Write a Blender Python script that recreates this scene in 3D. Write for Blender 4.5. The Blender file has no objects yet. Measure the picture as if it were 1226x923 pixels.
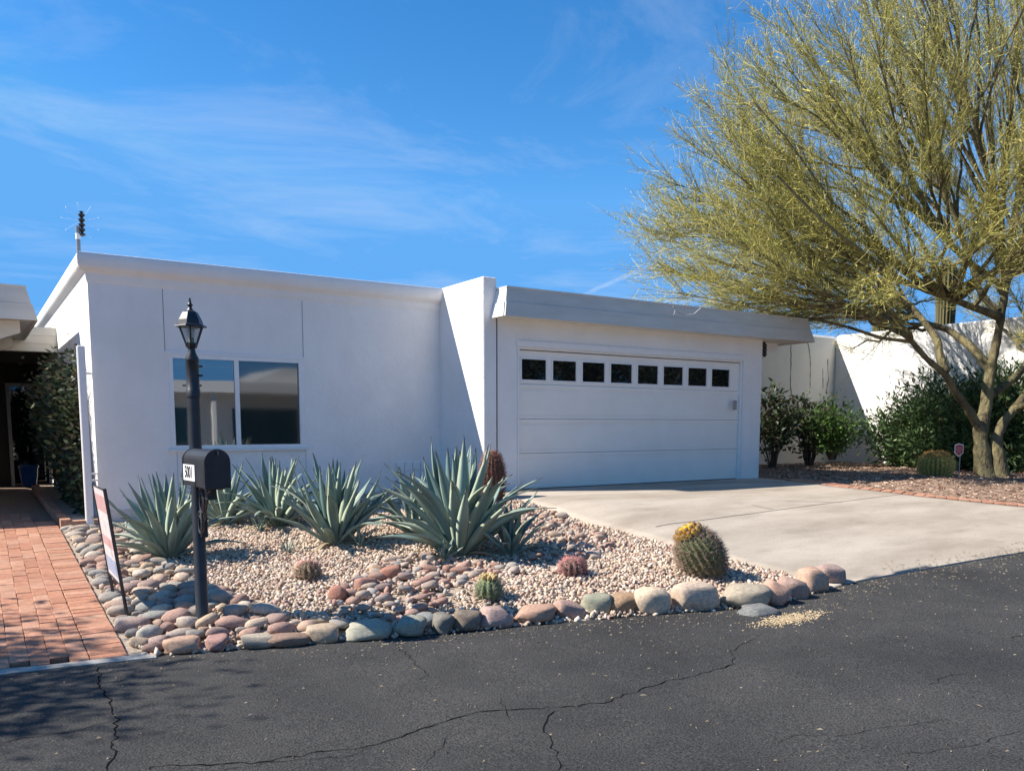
import bpy, math, random
import numpy as np
from mathutils import Vector, Matrix, Euler, noise

random.seed(11)
RNG = np.random.default_rng(7)
scene = bpy.context.scene
COL = scene.collection
PI = math.pi

# ------------------------------------------------------------------ camera
F_PX, PPX, PPY = 988.0, 613.0, 614.0            # photograph is 1226 x 923
YAW, PITCH = math.radians(33.2), math.radians(-6.0)
CAM = Vector((0.0, 0.0, 0.97))                  # z = 0 is the garage slab
FW = Vector((math.sin(YAW) * math.cos(PITCH), math.cos(YAW) * math.cos(PITCH), math.sin(PITCH)))
RT = Vector((math.cos(YAW), -math.sin(YAW), 0))
UP = RT.cross(FW)
cd = bpy.data.cameras.new('camera')
cam = bpy.data.objects.new('camera', cd)
COL.objects.link(cam)
M3 = Matrix((RT, UP, -FW)).transposed()
cam.matrix_world = Matrix.Translation(CAM) @ M3.to_4x4()
cd.sensor_width = 36.0
cd.lens = F_PX / 1226.0 * 36.0
cd.shift_y = (PPY - 461.5) / 1226.0
cd.clip_end = 3000
scene.camera = cam

# ------------------------------------------------------------------ sky, sun, exposure
SUN = Vector((-0.97, 0.48, 1.0)).normalized()
ELEV = math.asin(SUN.z)
world = bpy.data.worlds.new('World')
scene.world = world
world.use_nodes = True
nt = world.node_tree
nt.nodes.clear()
W = nt.nodes.new
L = nt.links.new
out = W('ShaderNodeOutputWorld'); bg = W('ShaderNodeBackground')
sky = W('ShaderNodeTexSky'); sky.sky_type = 'NISHITA'; sky.sun_disc = False
sky.sun_elevation = ELEV
sky.sun_rotation = math.atan2(SUN.x, SUN.y)
sky.altitude = 800; sky.air_density = 1.0; sky.dust_density = 0.0; sky.ozone_density = 3.0
tc = W('ShaderNodeTexCoord')
hsv = W('ShaderNodeHueSaturation'); hsv.inputs['Saturation'].default_value = 1.32; hsv.inputs['Value'].default_value = 1.12
cap = W('ShaderNodeMix'); cap.data_type = 'RGBA'; cap.blend_type = 'DARKEN'; cap.inputs[0].default_value = 1.0
cap.inputs[7].default_value = (0.72, 2.35, 5.1, 1)
L(sky.outputs[0], hsv.inputs['Color']); L(hsv.outputs[0], cap.inputs[6])
# thin cirrus: noise on the plane of the cloud layer (direction / height)
sep = W('ShaderNodeSeparateXYZ'); L(tc.outputs['Generated'], sep.inputs[0])
mx = W('ShaderNodeMath'); mx.operation = 'MAXIMUM'; mx.inputs[1].default_value = 0.06; L(sep.outputs[2], mx.inputs[0])
vd = W('ShaderNodeVectorMath'); vd.operation = 'DIVIDE'
cmb = W('ShaderNodeCombineXYZ')
for i in range(3): L(mx.outputs[0], cmb.inputs[i])
L(tc.outputs['Generated'], vd.inputs[0]); L(cmb.outputs[0], vd.inputs[1])
mp = W('ShaderNodeMapping'); mp.inputs['Rotation'].default_value = (0, 0, math.radians(-70)); mp.inputs['Scale'].default_value = (0.75, 1.0, 1)
L(vd.outputs[0], mp.inputs[0])
n1 = W('ShaderNodeTexNoise'); n1.inputs['Scale'].default_value = 1.15; n1.inputs['Detail'].default_value = 9; n1.inputs['Roughness'].default_value = 0.66; n1.inputs['Distortion'].default_value = 0.5
L(mp.outputs[0], n1.inputs['Vector'])
rp = W('ShaderNodeValToRGB'); rp.color_ramp.elements[0].position = 0.47; rp.color_ramp.elements[1].position = 0.80
rp.color_ramp.elements[1].color = (0.27, 0.27, 0.27, 1)
L(n1.outputs[0], rp.inputs[0])
# a short contrail streak high above: distance from a line on the cloud layer
mixc = W('ShaderNodeMix'); mixc.data_type = 'RGBA'
mixc.inputs[7].default_value = (4.6, 5.0, 5.5, 1)
L(rp.outputs[0], mixc.inputs[0]); L(cap.outputs[2], mixc.inputs[6])
def cloud_xy(px, py):
    d_ = FW + RT * ((px - PPX) / F_PX) - UP * ((py - PPY) / F_PX); d_.normalize(); return d_.x / d_.z, d_.y / d_.z
(ax_, ay_), (bx_, by_) = cloud_xy(690, 357), cloud_xy(800, 308)
ln_ = math.hypot(bx_ - ax_, by_ - ay_)
mp2 = W('ShaderNodeMapping'); mp2.vector_type = 'TEXTURE'; mp2.inputs['Location'].default_value = (ax_, ay_, 0); mp2.inputs['Rotation'].default_value = (0, 0, math.atan2(by_ - ay_, bx_ - ax_)); mp2.inputs['Scale'].default_value = (ln_, ln_, 1)
L(vd.outputs[0], mp2.inputs[0]); sp2 = W('ShaderNodeSeparateXYZ'); n2_ = W('ShaderNodeTexNoise'); n2_.inputs['Scale'].default_value = 9; n2_.inputs['Detail'].default_value = 5
L(mp2.outputs[0], n2_.inputs['Vector'])
def MA(op, a, b=None):
    m_ = W('ShaderNodeMath'); m_.operation = op
    for k_, v_ in enumerate((a, b)):
        if v_ is None: continue
        if isinstance(v_, (int, float)): m_.inputs[k_].default_value = v_
        else: L(v_, m_.inputs[k_])
    return m_.outputs[0]
L(mp2.outputs[0], sp2.inputs[0])
wob = MA('MULTIPLY', MA('SUBTRACT', n2_.outputs[0], 0.5), 0.05)
off_ = MA('ABSOLUTE', MA('ADD', sp2.outputs[1], wob))
across = MA('MAXIMUM', MA('SUBTRACT', 1.0, MA('DIVIDE', off_, 0.028)), 0.0)
along = MA('MAXIMUM', MA('SUBTRACT', 1.0, MA('POWER', MA('ABSOLUTE', MA('MULTIPLY', MA('SUBTRACT', sp2.outputs[0], 0.5), 2.0)), 3.0)), 0.0)
trail = MA('MULTIPLY', MA('MULTIPLY', across, along), MA('MULTIPLY', n2_.outputs[0], 0.45))
mixt = W('ShaderNodeMix'); mixt.data_type = 'RGBA'; mixt.inputs[7].default_value = (5.0, 5.4, 5.9, 1)
L(trail, mixt.inputs[0]); L(mixc.outputs[2], mixt.inputs[6])
SKY_COLOUR_OUT = mixt.outputs[2]
L(SKY_COLOUR_OUT, bg.inputs[0]); bg.inputs[1].default_value = 0.104
L(bg.outputs[0], out.inputs[0])

sl = bpy.data.lights.new('sun', 'SUN'); sl.energy = 5.0; sl.angle = math.radians(0.53); sl.color = (1.0, 0.93, 0.835)
so = bpy.data.objects.new('sun', sl); COL.objects.link(so)
so.rotation_euler = SUN.to_track_quat('Z', 'Y').to_euler()
so.location = (-20, 15, 25)

scene.render.engine = 'CYCLES'
scene.view_settings.view_transform = 'Standard'
scene.view_settings.look = 'None'
scene.view_settings.exposure = 0.82
scene.view_settings.gamma = 1.0
scene.render.resolution_x = 1024; scene.render.resolution_y = 770

# ------------------------------------------------------------------ terrain
def sst(a, b, v):
    t = min(1.0, max(0.0, (v - a) / (b - a)))
    return t * t * (3 - 2 * t)

def z_road(x):
    return -0.62 + 0.018 * max(-6.0, min(16.0, x))

def ray(px, py):
    return FW + RT * ((px - PPX) / F_PX) - UP * ((py - PPY) / F_PX)

def on_y(px, py, Y):
    r = ray(px, py); return CAM + r * ((Y - CAM.y) / r.y)

def on_x(px, py, X):
    r = ray(px, py); return CAM + r * ((X - CAM.x) / r.x)

def on_road(px, py):
    r = ray(px, py); t = 3.0
    for _ in range(40):
        p = CAM + r * t
        t = (z_road(p.x) - CAM.z) / r.z
    return CAM + r * t

EDGE_PX = [(0, 807), (165, 789), (300, 777), (430, 768), (600, 753), (760, 739), (880, 730), (950, 720), (1012, 700), (1120, 680), (1226, 662)]
EDGE = [(-10.0, 6.05)] + [tuple(on_road(*p)[:2]) for p in EDGE_PX]
EDGE.append((EDGE[-1][0] + 30, EDGE[-1][1] + 0.4))
EX = [e[0] for e in EDGE]; EY = [e[1] for e in EDGE]

def y_edge(x):
    return float(np.interp(x, EX, EY))

def T(x, y):
    zr = z_road(x)
    zb = -0.27 + 0.27 * sst(1.8, 6.2, x)
    if x < 0.9: zb = -0.27
    e = y_edge(x)
    yh = 11.6 - 2.7 * sst(5.2, 6.8, x)
    t = (y - e) / (yh - e)
    if t < 0: return zr
    tc_ = min(1.0, t)
    w = sst(5.4, 6.6, x)
    s_bed = tc_
    s_drv = tc_ * (2 - tc_) * 0.5 + 0.5 * (tc_ * tc_ * (3 - 2 * tc_))
    z = zr + (zb - zr) * ((1 - w) * s_bed + w * s_drv)
    m = sst(0.9, 1.7, x) * (1 - w)
    z += m * 0.13 * min(1.0, tc_ / 0.14) * (1 - tc_) ** 1.3
    if x < 0.9 and y > 11.6: z += 0.1 * sst(11.6, 18, y)
    return z

def G(px, py, dz=0.0):
    """the point of the terrain seen at a pixel"""
    r = ray(px, py); t = 2.0; p = CAM + r * t
    while t < 60:
        q = CAM + r * (t + 0.04)
        if q.z <= T(q.x, q.y) + dz:
            a, b = t, t + 0.04
            for _ in range(16):
                m = (a + b) / 2; q = CAM + r * m
                if q.z <= T(q.x, q.y) + dz: b = m
                else: a = m
            return CAM + r * b
        t += 0.04
    return CAM + r * 40

# ------------------------------------------------------------------ mesh helpers
class MB:
    def __init__(s): s.v = []; s.f = []; s.m = []
    def add(s, v, f, mi=0):
        o = len(s.v); s.v += [tuple(p) for p in v]; s.f += [tuple(i + o for i in q) for q in f]; s.m += [mi] * len(f)
    def box(s, x0, x1, y0, y1, z0, z1, mi=0):
        s.add([(x0, y0, z0), (x1, y0, z0), (x1, y1, z0), (x0, y1, z0), (x0, y0, z1), (x1, y0, z1), (x1, y1, z1), (x0, y1, z1)],
              [(0, 3, 2, 1), (4, 5, 6, 7), (0, 1, 5, 4), (1, 2, 6, 5), (2, 3, 7, 6), (3, 0, 4, 7)], mi)
    def bbox(s, x0, x1, y0, y1, z0, z1, b=0.01, mi=0):
        """box whose vertical and top edges are chamfered"""
        def ring(i, z): return [(x0 + i + b, y0 + i, z), (x1 - i - b, y0 + i, z), (x1 - i, y0 + i + b, z), (x1 - i, y1 - i - b, z), (x1 - i - b, y1 - i, z), (x0 + i + b, y1 - i, z), (x0 + i, y1 - i - b, z), (x0 + i, y0 + i + b, z)]
        rings = [ring(0, z0), ring(0, z1 - b), ring(b, z1)]
        s.loft(rings, cap=True, mi=mi)
    def loft(s, rings, cap=False, closed=True, mi=0):
        n = len(rings[0]); v = [p for r in rings for p in r]; f = []
        for i in range(len(rings) - 1):
            for j in range(n if closed else n - 1):
                k = (j + 1) % n
                f.append((i * n + j, i * n + k, (i + 1) * n + k, (i + 1) * n + j))
        if cap:
            f.append(tuple(range(n))[::-1]); f.append(tuple((len(rings) - 1) * n + j for j in range(n)))
        s.add(v, f, mi)
    def tube(s, pts, rad, n=8, cap=True, mi=0):
        pts = [Vector(p) for p in pts]
        if not isinstance(rad, (list, tuple)): rad = [rad] * len(pts)
        rings = []; prev = None
        for i, p in enumerate(pts):
            d = (pts[min(i + 1, len(pts) - 1)] - pts[max(i - 1, 0)]).normalized()
            a = prev if prev is not None else (Vector((1, 0, 0)) if abs(d.x) < 0.8 else Vector((0, 1, 0)))
            a = (a - d * a.dot(d)).normalized(); prev = a
            b = d.cross(a)
            rings.append([tuple(p + (a * math.cos(2 * PI * k / n) + b * math.sin(2 * PI * k / n)) * rad[i]) for k in range(n)])
        s.loft(rings, cap, mi=mi)
    def lathe(s, prof, n=24, c=(0, 0, 0), mi=0, cap=True):
        s.loft([[(c[0] + r * math.cos(2 * PI * k / n), c[1] + r * math.sin(2 * PI * k / n), c[2] + z) for k in range(n)] for r, z in prof], cap, mi=mi)
    def prism(s, poly, axis, a0, a1, mi=0):
        """poly is a list of 2-D points in the plane normal to axis"""
        def P(u, v, a): return (a, u, v) if axis == 'x' else ((u, a, v) if axis == 'y' else (u, v, a))
        s.loft([[P(u, v, a0) for u, v in poly], [P(u, v, a1) for u, v in poly]], True, mi=mi)
    def ribbon(s, pts, w, up=Vector((0, 0, 1)), mi=0):
        pts = [Vector(p) for p in pts]; v = []; f = []
        for i, p in enumerate(pts):
            d = (pts[min(i + 1, len(pts) - 1)] - pts[max(i - 1, 0)]).normalized()
            sd = d.cross(up)
            sd = sd.normalized() if sd.length > 1e-6 else Vector((1, 0, 0))
            ww = w[i] if isinstance(w, (list, tuple)) else w
            v += [p - sd * ww / 2, p + sd * ww / 2]
        for i in range(len(pts) - 1): f.append((2 * i, 2 * i + 1, 2 * i + 3, 2 * i + 2))
        s.add(v, f, mi)
    def build(s, name, mat=None, parent=None, smooth=False, fix=True):
        me = bpy.data.meshes.new(name); me.from_pydata(s.v, [], s.f)
        mats = mat if isinstance(mat, (list, tuple)) else [mat]
        for m in mats:
            if m: me.materials.append(m)
        if len(mats) > 1: me.polygons.foreach_set('material_index', s.m)
        if smooth: me.polygons.foreach_set('use_smooth', [True] * len(me.polygons))
        if fix:
            import bmesh
            bm = bmesh.new(); bm.from_mesh(me); bmesh.ops.recalc_face_normals(bm, faces=bm.faces); bm.to_mesh(me); bm.free()
        if smooth: me.set_sharp_from_angle(angle=math.radians(42))
        me.update()
        return link(name, me, parent)

def wmat(o):
    m = o.matrix_basis.copy()
    return wmat(o.parent) @ o.matrix_parent_inverse @ m if o.parent else m

def under(o, p):
    """parent o to p, keeping its coordinates in the world"""
    o.parent = p; o.matrix_parent_inverse = wmat(p).inverted(); return o

def link(name, me, parent=None):
    o = bpy.data.objects.new(name, me); COL.objects.link(o)
    return under(o, parent) if parent else o

def empty(name, loc=(0, 0, 0), rz=0.0):
    o = bpy.data.objects.new(name, None); COL.objects.link(o); o.location = loc; o.rotation_euler = (0, 0, rz); o.empty_display_size = 0.1
    return o

def tag(o, label=None, cat=None, group=None, kind=None):
    if label: o['label'] = label
    if cat: o['category'] = cat
    if group: o['group'] = group
    if kind: o['kind'] = kind
    return o

def np_mesh(name, V, Fc, mat, parent=None, smooth=False, color=None):
    """fast mesh from numpy: V (n,3), Fc (m,k) faces all of k corners"""
    me = bpy.data.meshes.new(name); k = Fc.shape[1]
    me.vertices.add(len(V)); me.vertices.foreach_set('co', np.ascontiguousarray(V, dtype=np.float32).ravel())
    me.loops.add(Fc.size); me.loops.foreach_set('vertex_index', np.ascontiguousarray(Fc, dtype=np.int32).ravel())
    me.polygons.add(len(Fc)); me.polygons.foreach_set('loop_start', np.arange(0, Fc.size, k, dtype=np.int32))
    if smooth: me.polygons.foreach_set('use_smooth', np.ones(len(Fc), dtype=bool))
    me.update(calc_edges=True); me.validate()
    if color is not None:
        a = me.color_attributes.new('Col', 'FLOAT_COLOR', 'POINT')
        c = np.ones((len(V), 4), dtype=np.float32); c[:, :3] = color
        a.data.foreach_set('color', c.ravel())
    me.materials.append(mat)
    return link(name, me, parent)

# ------------------------------------------------------------------ materials
def new_mat(name):
    m = bpy.data.materials.new(name); m.use_nodes = True
    n = m.node_tree; b = n.nodes['Principled BSDF']
    return m, n, b

def noise_mat(name, c1, c2, scale=5.0, rough=0.85, bump=0.0, bump_scale=80.0, detail=6, coord='Object', stretch=None, lo=0.35, hi=0.65, spec=0.3, bump_dist=0.01, extra=None):
    m, n, b = new_mat(name)
    b.inputs['Roughness'].default_value = rough; b.inputs['Specular IOR Level'].default_value = spec
    t = n.nodes.new('ShaderNodeTexCoord'); src = t.outputs[coord]
    if stretch:
        mpn = n.nodes.new('ShaderNodeMapping'); mpn.inputs['Scale'].default_value = stretch; n.links.new(src, mpn.inputs[0]); src = mpn.outputs[0]
    a = n.nodes.new('ShaderNodeTexNoise'); a.inputs['Scale'].default_value = scale; a.inputs['Detail'].default_value = detail; a.inputs['Roughness'].default_value = 0.6
    n.links.new(src, a.inputs['Vector'])
    r = n.nodes.new('ShaderNodeValToRGB'); r.color_ramp.elements[0].position = lo; r.color_ramp.elements[1].position = hi
    r.color_ramp.elements[0].color = (*c1, 1); r.color_ramp.elements[1].color = (*c2, 1)
    n.links.new(a.outputs[0], r.inputs[0])
    colour = r.outputs[0]
    if extra: colour = extra(n, src, colour)
    n.links.new(colour, b.inputs['Base Color'])
    if bump:
        bn = n.nodes.new('ShaderNodeTexNoise'); bn.inputs['Scale'].default_value = bump_scale; bn.inputs['Detail'].default_value = 5
        n.links.new(src, bn.inputs['Vector'])
        bp = n.nodes.new('ShaderNodeBump'); bp.inputs['Strength'].default_value = bump; bp.inputs['Distance'].default_value = bump_dist
        n.links.new(bn.outputs[0], bp.inputs['Height']); n.links.new(bp.outputs[0], b.inputs['Normal'])
    return m

def object_colour_mat(name, rough=0.8, var=0.25, scale=9.0, bump=0.35, spec=0.25):
    """colour of each object (obj.color) with mottling"""
    m, n, b = new_mat(name)
    b.inputs['Roughness'].default_value = rough; b.inputs['Specular IOR Level'].default_value = spec
    oi = n.nodes.new('ShaderNodeObjectInfo'); t = n.nodes.new('ShaderNodeTexCoord')
    va = n.nodes.new('ShaderNodeVectorMath'); va.operation = 'ADD'
    ml = n.nodes.new('ShaderNodeMath'); ml.operation = 'MULTIPLY'; ml.inputs[1].default_value = 37.0
    n.links.new(oi.outputs['Random'], ml.inputs[0]); n.links.new(t.outputs['Object'], va.inputs[0]); n.links.new(ml.outputs[0], va.inputs[1])
    a = n.nodes.new('ShaderNodeTexNoise'); a.inputs['Scale'].default_value = scale; a.inputs['Detail'].default_value = 7; a.inputs['Roughness'].default_value = 0.65
    n.links.new(va.outputs[0], a.inputs['Vector'])
    r = n.nodes.new('ShaderNodeMapRange'); r.inputs[1].default_value = 0.3; r.inputs[2].default_value = 0.7; r.inputs[3].default_value = 1 - var; r.inputs[4].default_value = 1 + var
    n.links.new(a.outputs[0], r.inputs[0])
    sc = n.nodes.new('ShaderNodeVectorMath'); sc.operation = 'SCALE'
    n.links.new(oi.outputs['Color'], sc.inputs[0]); n.links.new(r.outputs[0], sc.inputs['Scale'])
    g = n.nodes.new('ShaderNodeTexNoise'); g.inputs['Scale'].default_value = scale * 9; g.inputs['Detail'].default_value = 4; n.links.new(va.outputs[0], g.inputs['Vector'])
    gr = n.nodes.new('ShaderNodeMapRange'); gr.inputs[1].default_value = .3; gr.inputs[2].default_value = .7; gr.inputs[3].default_value = 1 - var * .7; gr.inputs[4].default_value = 1 + var * .7; n.links.new(g.outputs[0], gr.inputs[0])
    sc2 = n.nodes.new('ShaderNodeVectorMath'); sc2.operation = 'SCALE'; n.links.new(sc.outputs[0], sc2.inputs[0]); n.links.new(gr.outputs[0], sc2.inputs['Scale'])
    h = n.nodes.new('ShaderNodeTexNoise'); h.inputs['Scale'].default_value = scale * .6; h.inputs['Detail'].default_value = 8; h.inputs['Distortion'].default_value = 1.2; n.links.new(va.outputs[0], h.inputs['Vector'])
    hr = n.nodes.new('ShaderNodeMapRange'); hr.inputs[1].default_value = .52; hr.inputs[2].default_value = .72; hr.inputs[3].default_value = 0; hr.inputs[4].default_value = var * 1.3; n.links.new(h.outputs[0], hr.inputs[0])
    mm = n.nodes.new('ShaderNodeMix'); mm.data_type = 'RGBA'; mm.inputs[7].default_value = (0.44, 0.36, 0.28, 1); n.links.new(hr.outputs[0], mm.inputs[0]); n.links.new(sc2.outputs[0], mm.inputs[6])
    n.links.new(mm.outputs[2], b.inputs['Base Color'])
    bn = n.nodes.new('ShaderNodeTexNoise'); bn.inputs['Scale'].default_value = scale * 4; bn.inputs['Detail'].default_value = 6
    n.links.new(va.outputs[0], bn.inputs['Vector'])
    bp = n.nodes.new('ShaderNodeBump'); bp.inputs['Strength'].default_value = bump; bp.inputs['Distance'].default_value = 0.012
    n.links.new(bn.outputs[0], bp.inputs['Height']); n.links.new(bp.outputs[0], b.inputs['Normal'])
    return m

def vcol_mat(name, rough=0.8, spec=0.25, trans=0.0, noise_scale=0.0):
    m, n, b = new_mat(name)
    b.inputs['Roughness'].default_value = rough; b.inputs['Specular IOR Level'].default_value = spec
    a = n.nodes.new('ShaderNodeVertexColor'); a.layer_name = 'Col'
    n.links.new(a.outputs[0], b.inputs['Base Color'])
    if trans:
        o = n.nodes['Material Output']; tr = n.nodes.new('ShaderNodeBsdfTranslucent'); mxs = n.nodes.new('ShaderNodeMixShader'); mxs.inputs[0].default_value = trans
        n.links.new(a.outputs[0], tr.inputs[0]); n.links.new(b.outputs[0], mxs.inputs[1]); n.links.new(tr.outputs[0], mxs.inputs[2]); n.links.new(mxs.outputs[0], o.inputs[0])
    return m

def plain(name, c, rough=0.6, spec=0.4, metal=0.0, scale=14.0, var=0.12, bump=0.08):
    m = noise_mat(name, tuple(x * (1 - var) for x in c), tuple(min(1, x * (1 + var)) for x in c), scale=scale, rough=rough, bump=bump, bump_scale=120, spec=spec, bump_dist=0.003)
    m.node_tree.nodes['Principled BSDF'].inputs['Metallic'].default_value = metal
    return m

M = {}
def weather(n, src, col):
    # faint vertical run marks and patches, lighter than 8 percent
    mpn = n.nodes.new('ShaderNodeMapping'); mpn.inputs['Scale'].default_value = (1.6, 1.6, 0.5); n.links.new(src, mpn.inputs[0])
    a = n.nodes.new('ShaderNodeTexNoise'); a.inputs['Scale'].default_value = 2.0; a.inputs['Detail'].default_value = 8; a.inputs['Roughness'].default_value = 0.7; n.links.new(mpn.outputs[0], a.inputs['Vector'])
    k = n.nodes.new('ShaderNodeMapRange'); k.inputs[1].default_value = 0.35; k.inputs[2].default_value = 0.7; k.inputs[3].default_value = 1.01; k.inputs[4].default_value = 0.965; n.links.new(a.outputs[0], k.inputs[0])
    s = n.nodes.new('ShaderNodeVectorMath'); s.operation = 'SCALE'; n.links.new(col, s.inputs[0]); n.links.new(k.outputs[0], s.inputs['Scale']); return s.outputs[0]
M['stucco'] = noise_mat('stucco_white', (0.78, 0.755, 0.715), (0.84, 0.82, 0.785), scale=1.3, rough=0.9, bump=0.55, bump_scale=16, spec=0.15, bump_dist=0.012, detail=8, extra=weather)
M['stucco_far'] = noise_mat('stucco_neighbour', (0.74, 0.74, 0.71), (0.81, 0.805, 0.78), scale=0.8, rough=0.92, bump=0.3, bump_scale=50, spec=0.15, bump_dist=0.006)
M['paint'] = plain('white_trim_paint', (0.78, 0.775, 0.755), rough=0.5, var=0.03)
M['door_paint'] = noise_mat('garage_door_paint', (0.82, 0.775, 0.70), (0.86, 0.82, 0.75), scale=2.2, rough=0.45, bump=0.08, bump_scale=40, spec=0.35, bump_dist=0.003)
M['fascia'] = noise_mat('fascia_board_paint', (0.55, 0.515, 0.45), (0.62, 0.585, 0.52), scale=1.6, rough=0.75, bump=0.15, bump_scale=60, spec=0.2, stretch=(1, 1, 5), bump_dist=0.004)
M['fascia_end_sunlit'] = M['paint']  # left end painted whiter than the front to stand in for sunlight
M['roof'] = plain('roof_coating', (0.62, 0.61, 0.58), rough=0.9, var=0.1, scale=3)
M['beige'] = plain('beige_trim_paint', (0.62, 0.585, 0.50), rough=0.7, var=0.05, scale=3)
M['soffit'] = plain('soffit_paint', (0.70, 0.67, 0.62), rough=0.8, var=0.04)
M['joint'] = plain('joint_sealant', (0.16, 0.16, 0.165), rough=0.9)
M['joint_pale'] = plain('joint_pale', (0.42, 0.42, 0.43), rough=0.9)
M['black'] = plain('black_powder_coat', (0.018, 0.019, 0.022), rough=0.42, spec=0.5, var=0.25)
M['grey_metal'] = plain('grey_metal', (0.32, 0.32, 0.33), rough=0.45, metal=0.7)
M['grey_plastic'] = plain('grey_plastic', (0.30, 0.29, 0.27), rough=0.6)
M['shade_soil_dark'] = plain('painted_shade_and_soil', (0.035, 0.03, 0.027), rough=0.9)  # paints the porch recess dark in place of shade; also the pot soil
M['label_white'] = plain('label_white', (0.78, 0.78, 0.76), rough=0.5, var=0.02)
M['red'] = plain('red_paint', (0.55, 0.03, 0.025), rough=0.5)
def stains(n, src, col):
    a = n.nodes.new('ShaderNodeTexNoise'); a.inputs['Scale'].default_value = 2.6; a.inputs['Detail'].default_value = 10; a.inputs['Roughness'].default_value = 0.7; n.links.new(src, a.inputs['Vector'])
    k = n.nodes.new('ShaderNodeMapRange'); k.inputs[1].default_value = 0.54; k.inputs[2].default_value = 0.74; k.inputs[3].default_value = 1.0; k.inputs[4].default_value = 0.78; n.links.new(a.outputs[0], k.inputs[0])
    f = n.nodes.new('ShaderNodeTexNoise'); f.inputs['Scale'].default_value = 60; f.inputs['Detail'].default_value = 4; n.links.new(src, f.inputs['Vector'])
    k2 = n.nodes.new('ShaderNodeMapRange'); k2.inputs[1].default_value = 0.3; k2.inputs[2].default_value = 0.7; k2.inputs[3].default_value = 0.92; k2.inputs[4].default_value = 1.08; n.links.new(f.outputs[0], k2.inputs[0])
    m = n.nodes.new('ShaderNodeMath'); m.operation = 'MULTIPLY'; n.links.new(k.outputs[0], m.inputs[0]); n.links.new(k2.outputs[0], m.inputs[1])
    s = n.nodes.new('ShaderNodeVectorMath'); s.operation = 'SCALE'; n.links.new(col, s.inputs[0]); n.links.new(m.outputs[0], s.inputs['Scale']); return s.outputs[0]
M['concrete'] = noise_mat('driveway_concrete', (0.315, 0.265, 0.208), (0.475, 0.41, 0.335), scale=0.9, rough=0.9, bump=0.3, bump_scale=70, spec=0.15, detail=10, stretch=(0.55, 1.5, 1), bump_dist=0.005, extra=stains)
M['kerb'] = noise_mat('kerb_concrete', (0.28, 0.265, 0.24), (0.46, 0.44, 0.40), scale=6, rough=0.9, bump=0.4, bump_scale=60, spec=0.15)
M['soil'] = noise_mat('gravel_bed_soil', (0.30, 0.235, 0.175), (0.46, 0.38, 0.30), scale=40, rough=0.95, bump=0.6, bump_scale=90, spec=0.1, bump_dist=0.01)
M['mulch'] = noise_mat('mulch_soil', (0.22, 0.14, 0.10), (0.42, 0.30, 0.22), scale=9, rough=0.95, bump=0.8, bump_scale=45, spec=0.1, bump_dist=0.03, detail=9)
M['dirt'] = noise_mat('desert_dirt', (0.26, 0.19, 0.13), (0.38, 0.30, 0.22), scale=2, rough=0.95, bump=0.5, bump_scale=20)
M['mortar'] = noise_mat('brick_joint_sand', (0.24, 0.15, 0.11), (0.40, 0.30, 0.24), scale=25, rough=0.95, bump=0.4)
M['stone'] = object_colour_mat('river_stone', var=0.34, scale=6, bump=0.6)
M['brick'] = object_colour_mat('clay_brick', var=0.2, scale=14, bump=0.5, rough=0.9, spec=0.15)
M['gravel'] = vcol_mat('gravel_stone', rough=0.85, spec=0.2)
M['leaf'] = vcol_mat('leaf', rough=0.5, spec=0.35, trans=0.22)
M['agave'] = vcol_mat('agave_leaf', rough=0.55, spec=0.3)
M['cactus'] = vcol_mat('cactus_skin', rough=0.65, spec=0.25)
M['spine'] = vcol_mat('cactus_spine', rough=0.7, spec=0.2)
M['twig'] = vcol_mat('palo_verde_twig', rough=0.75, spec=0.15, trans=0.15)
M['crack'] = plain('crack_dark', (0.012, 0.012, 0.012), rough=1.0, spec=0.0)
M['crack_wall'] = plain('wall_crack', (0.10, 0.085, 0.07), rough=1.0, spec=0.0)
M['blue_pot'] = plain('blue_glaze', (0.03, 0.10, 0.26), rough=0.25, spec=0.6)
M['bark'] = noise_mat('palo_verde_bark', (0.075, 0.058, 0.04), (0.27, 0.235, 0.12), scale=4.5, rough=0.9, bump=1.0, bump_scale=16, spec=0.15, bump_dist=0.05, stretch=(1, 1, 0.4), detail=9, lo=.32, hi=.68)
M['bark_dark'] = noise_mat('shrub_bark', (0.06, 0.045, 0.032), (0.14, 0.11, 0.08), scale=8, rough=0.95, bump=0.5, bump_scale=40)

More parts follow.
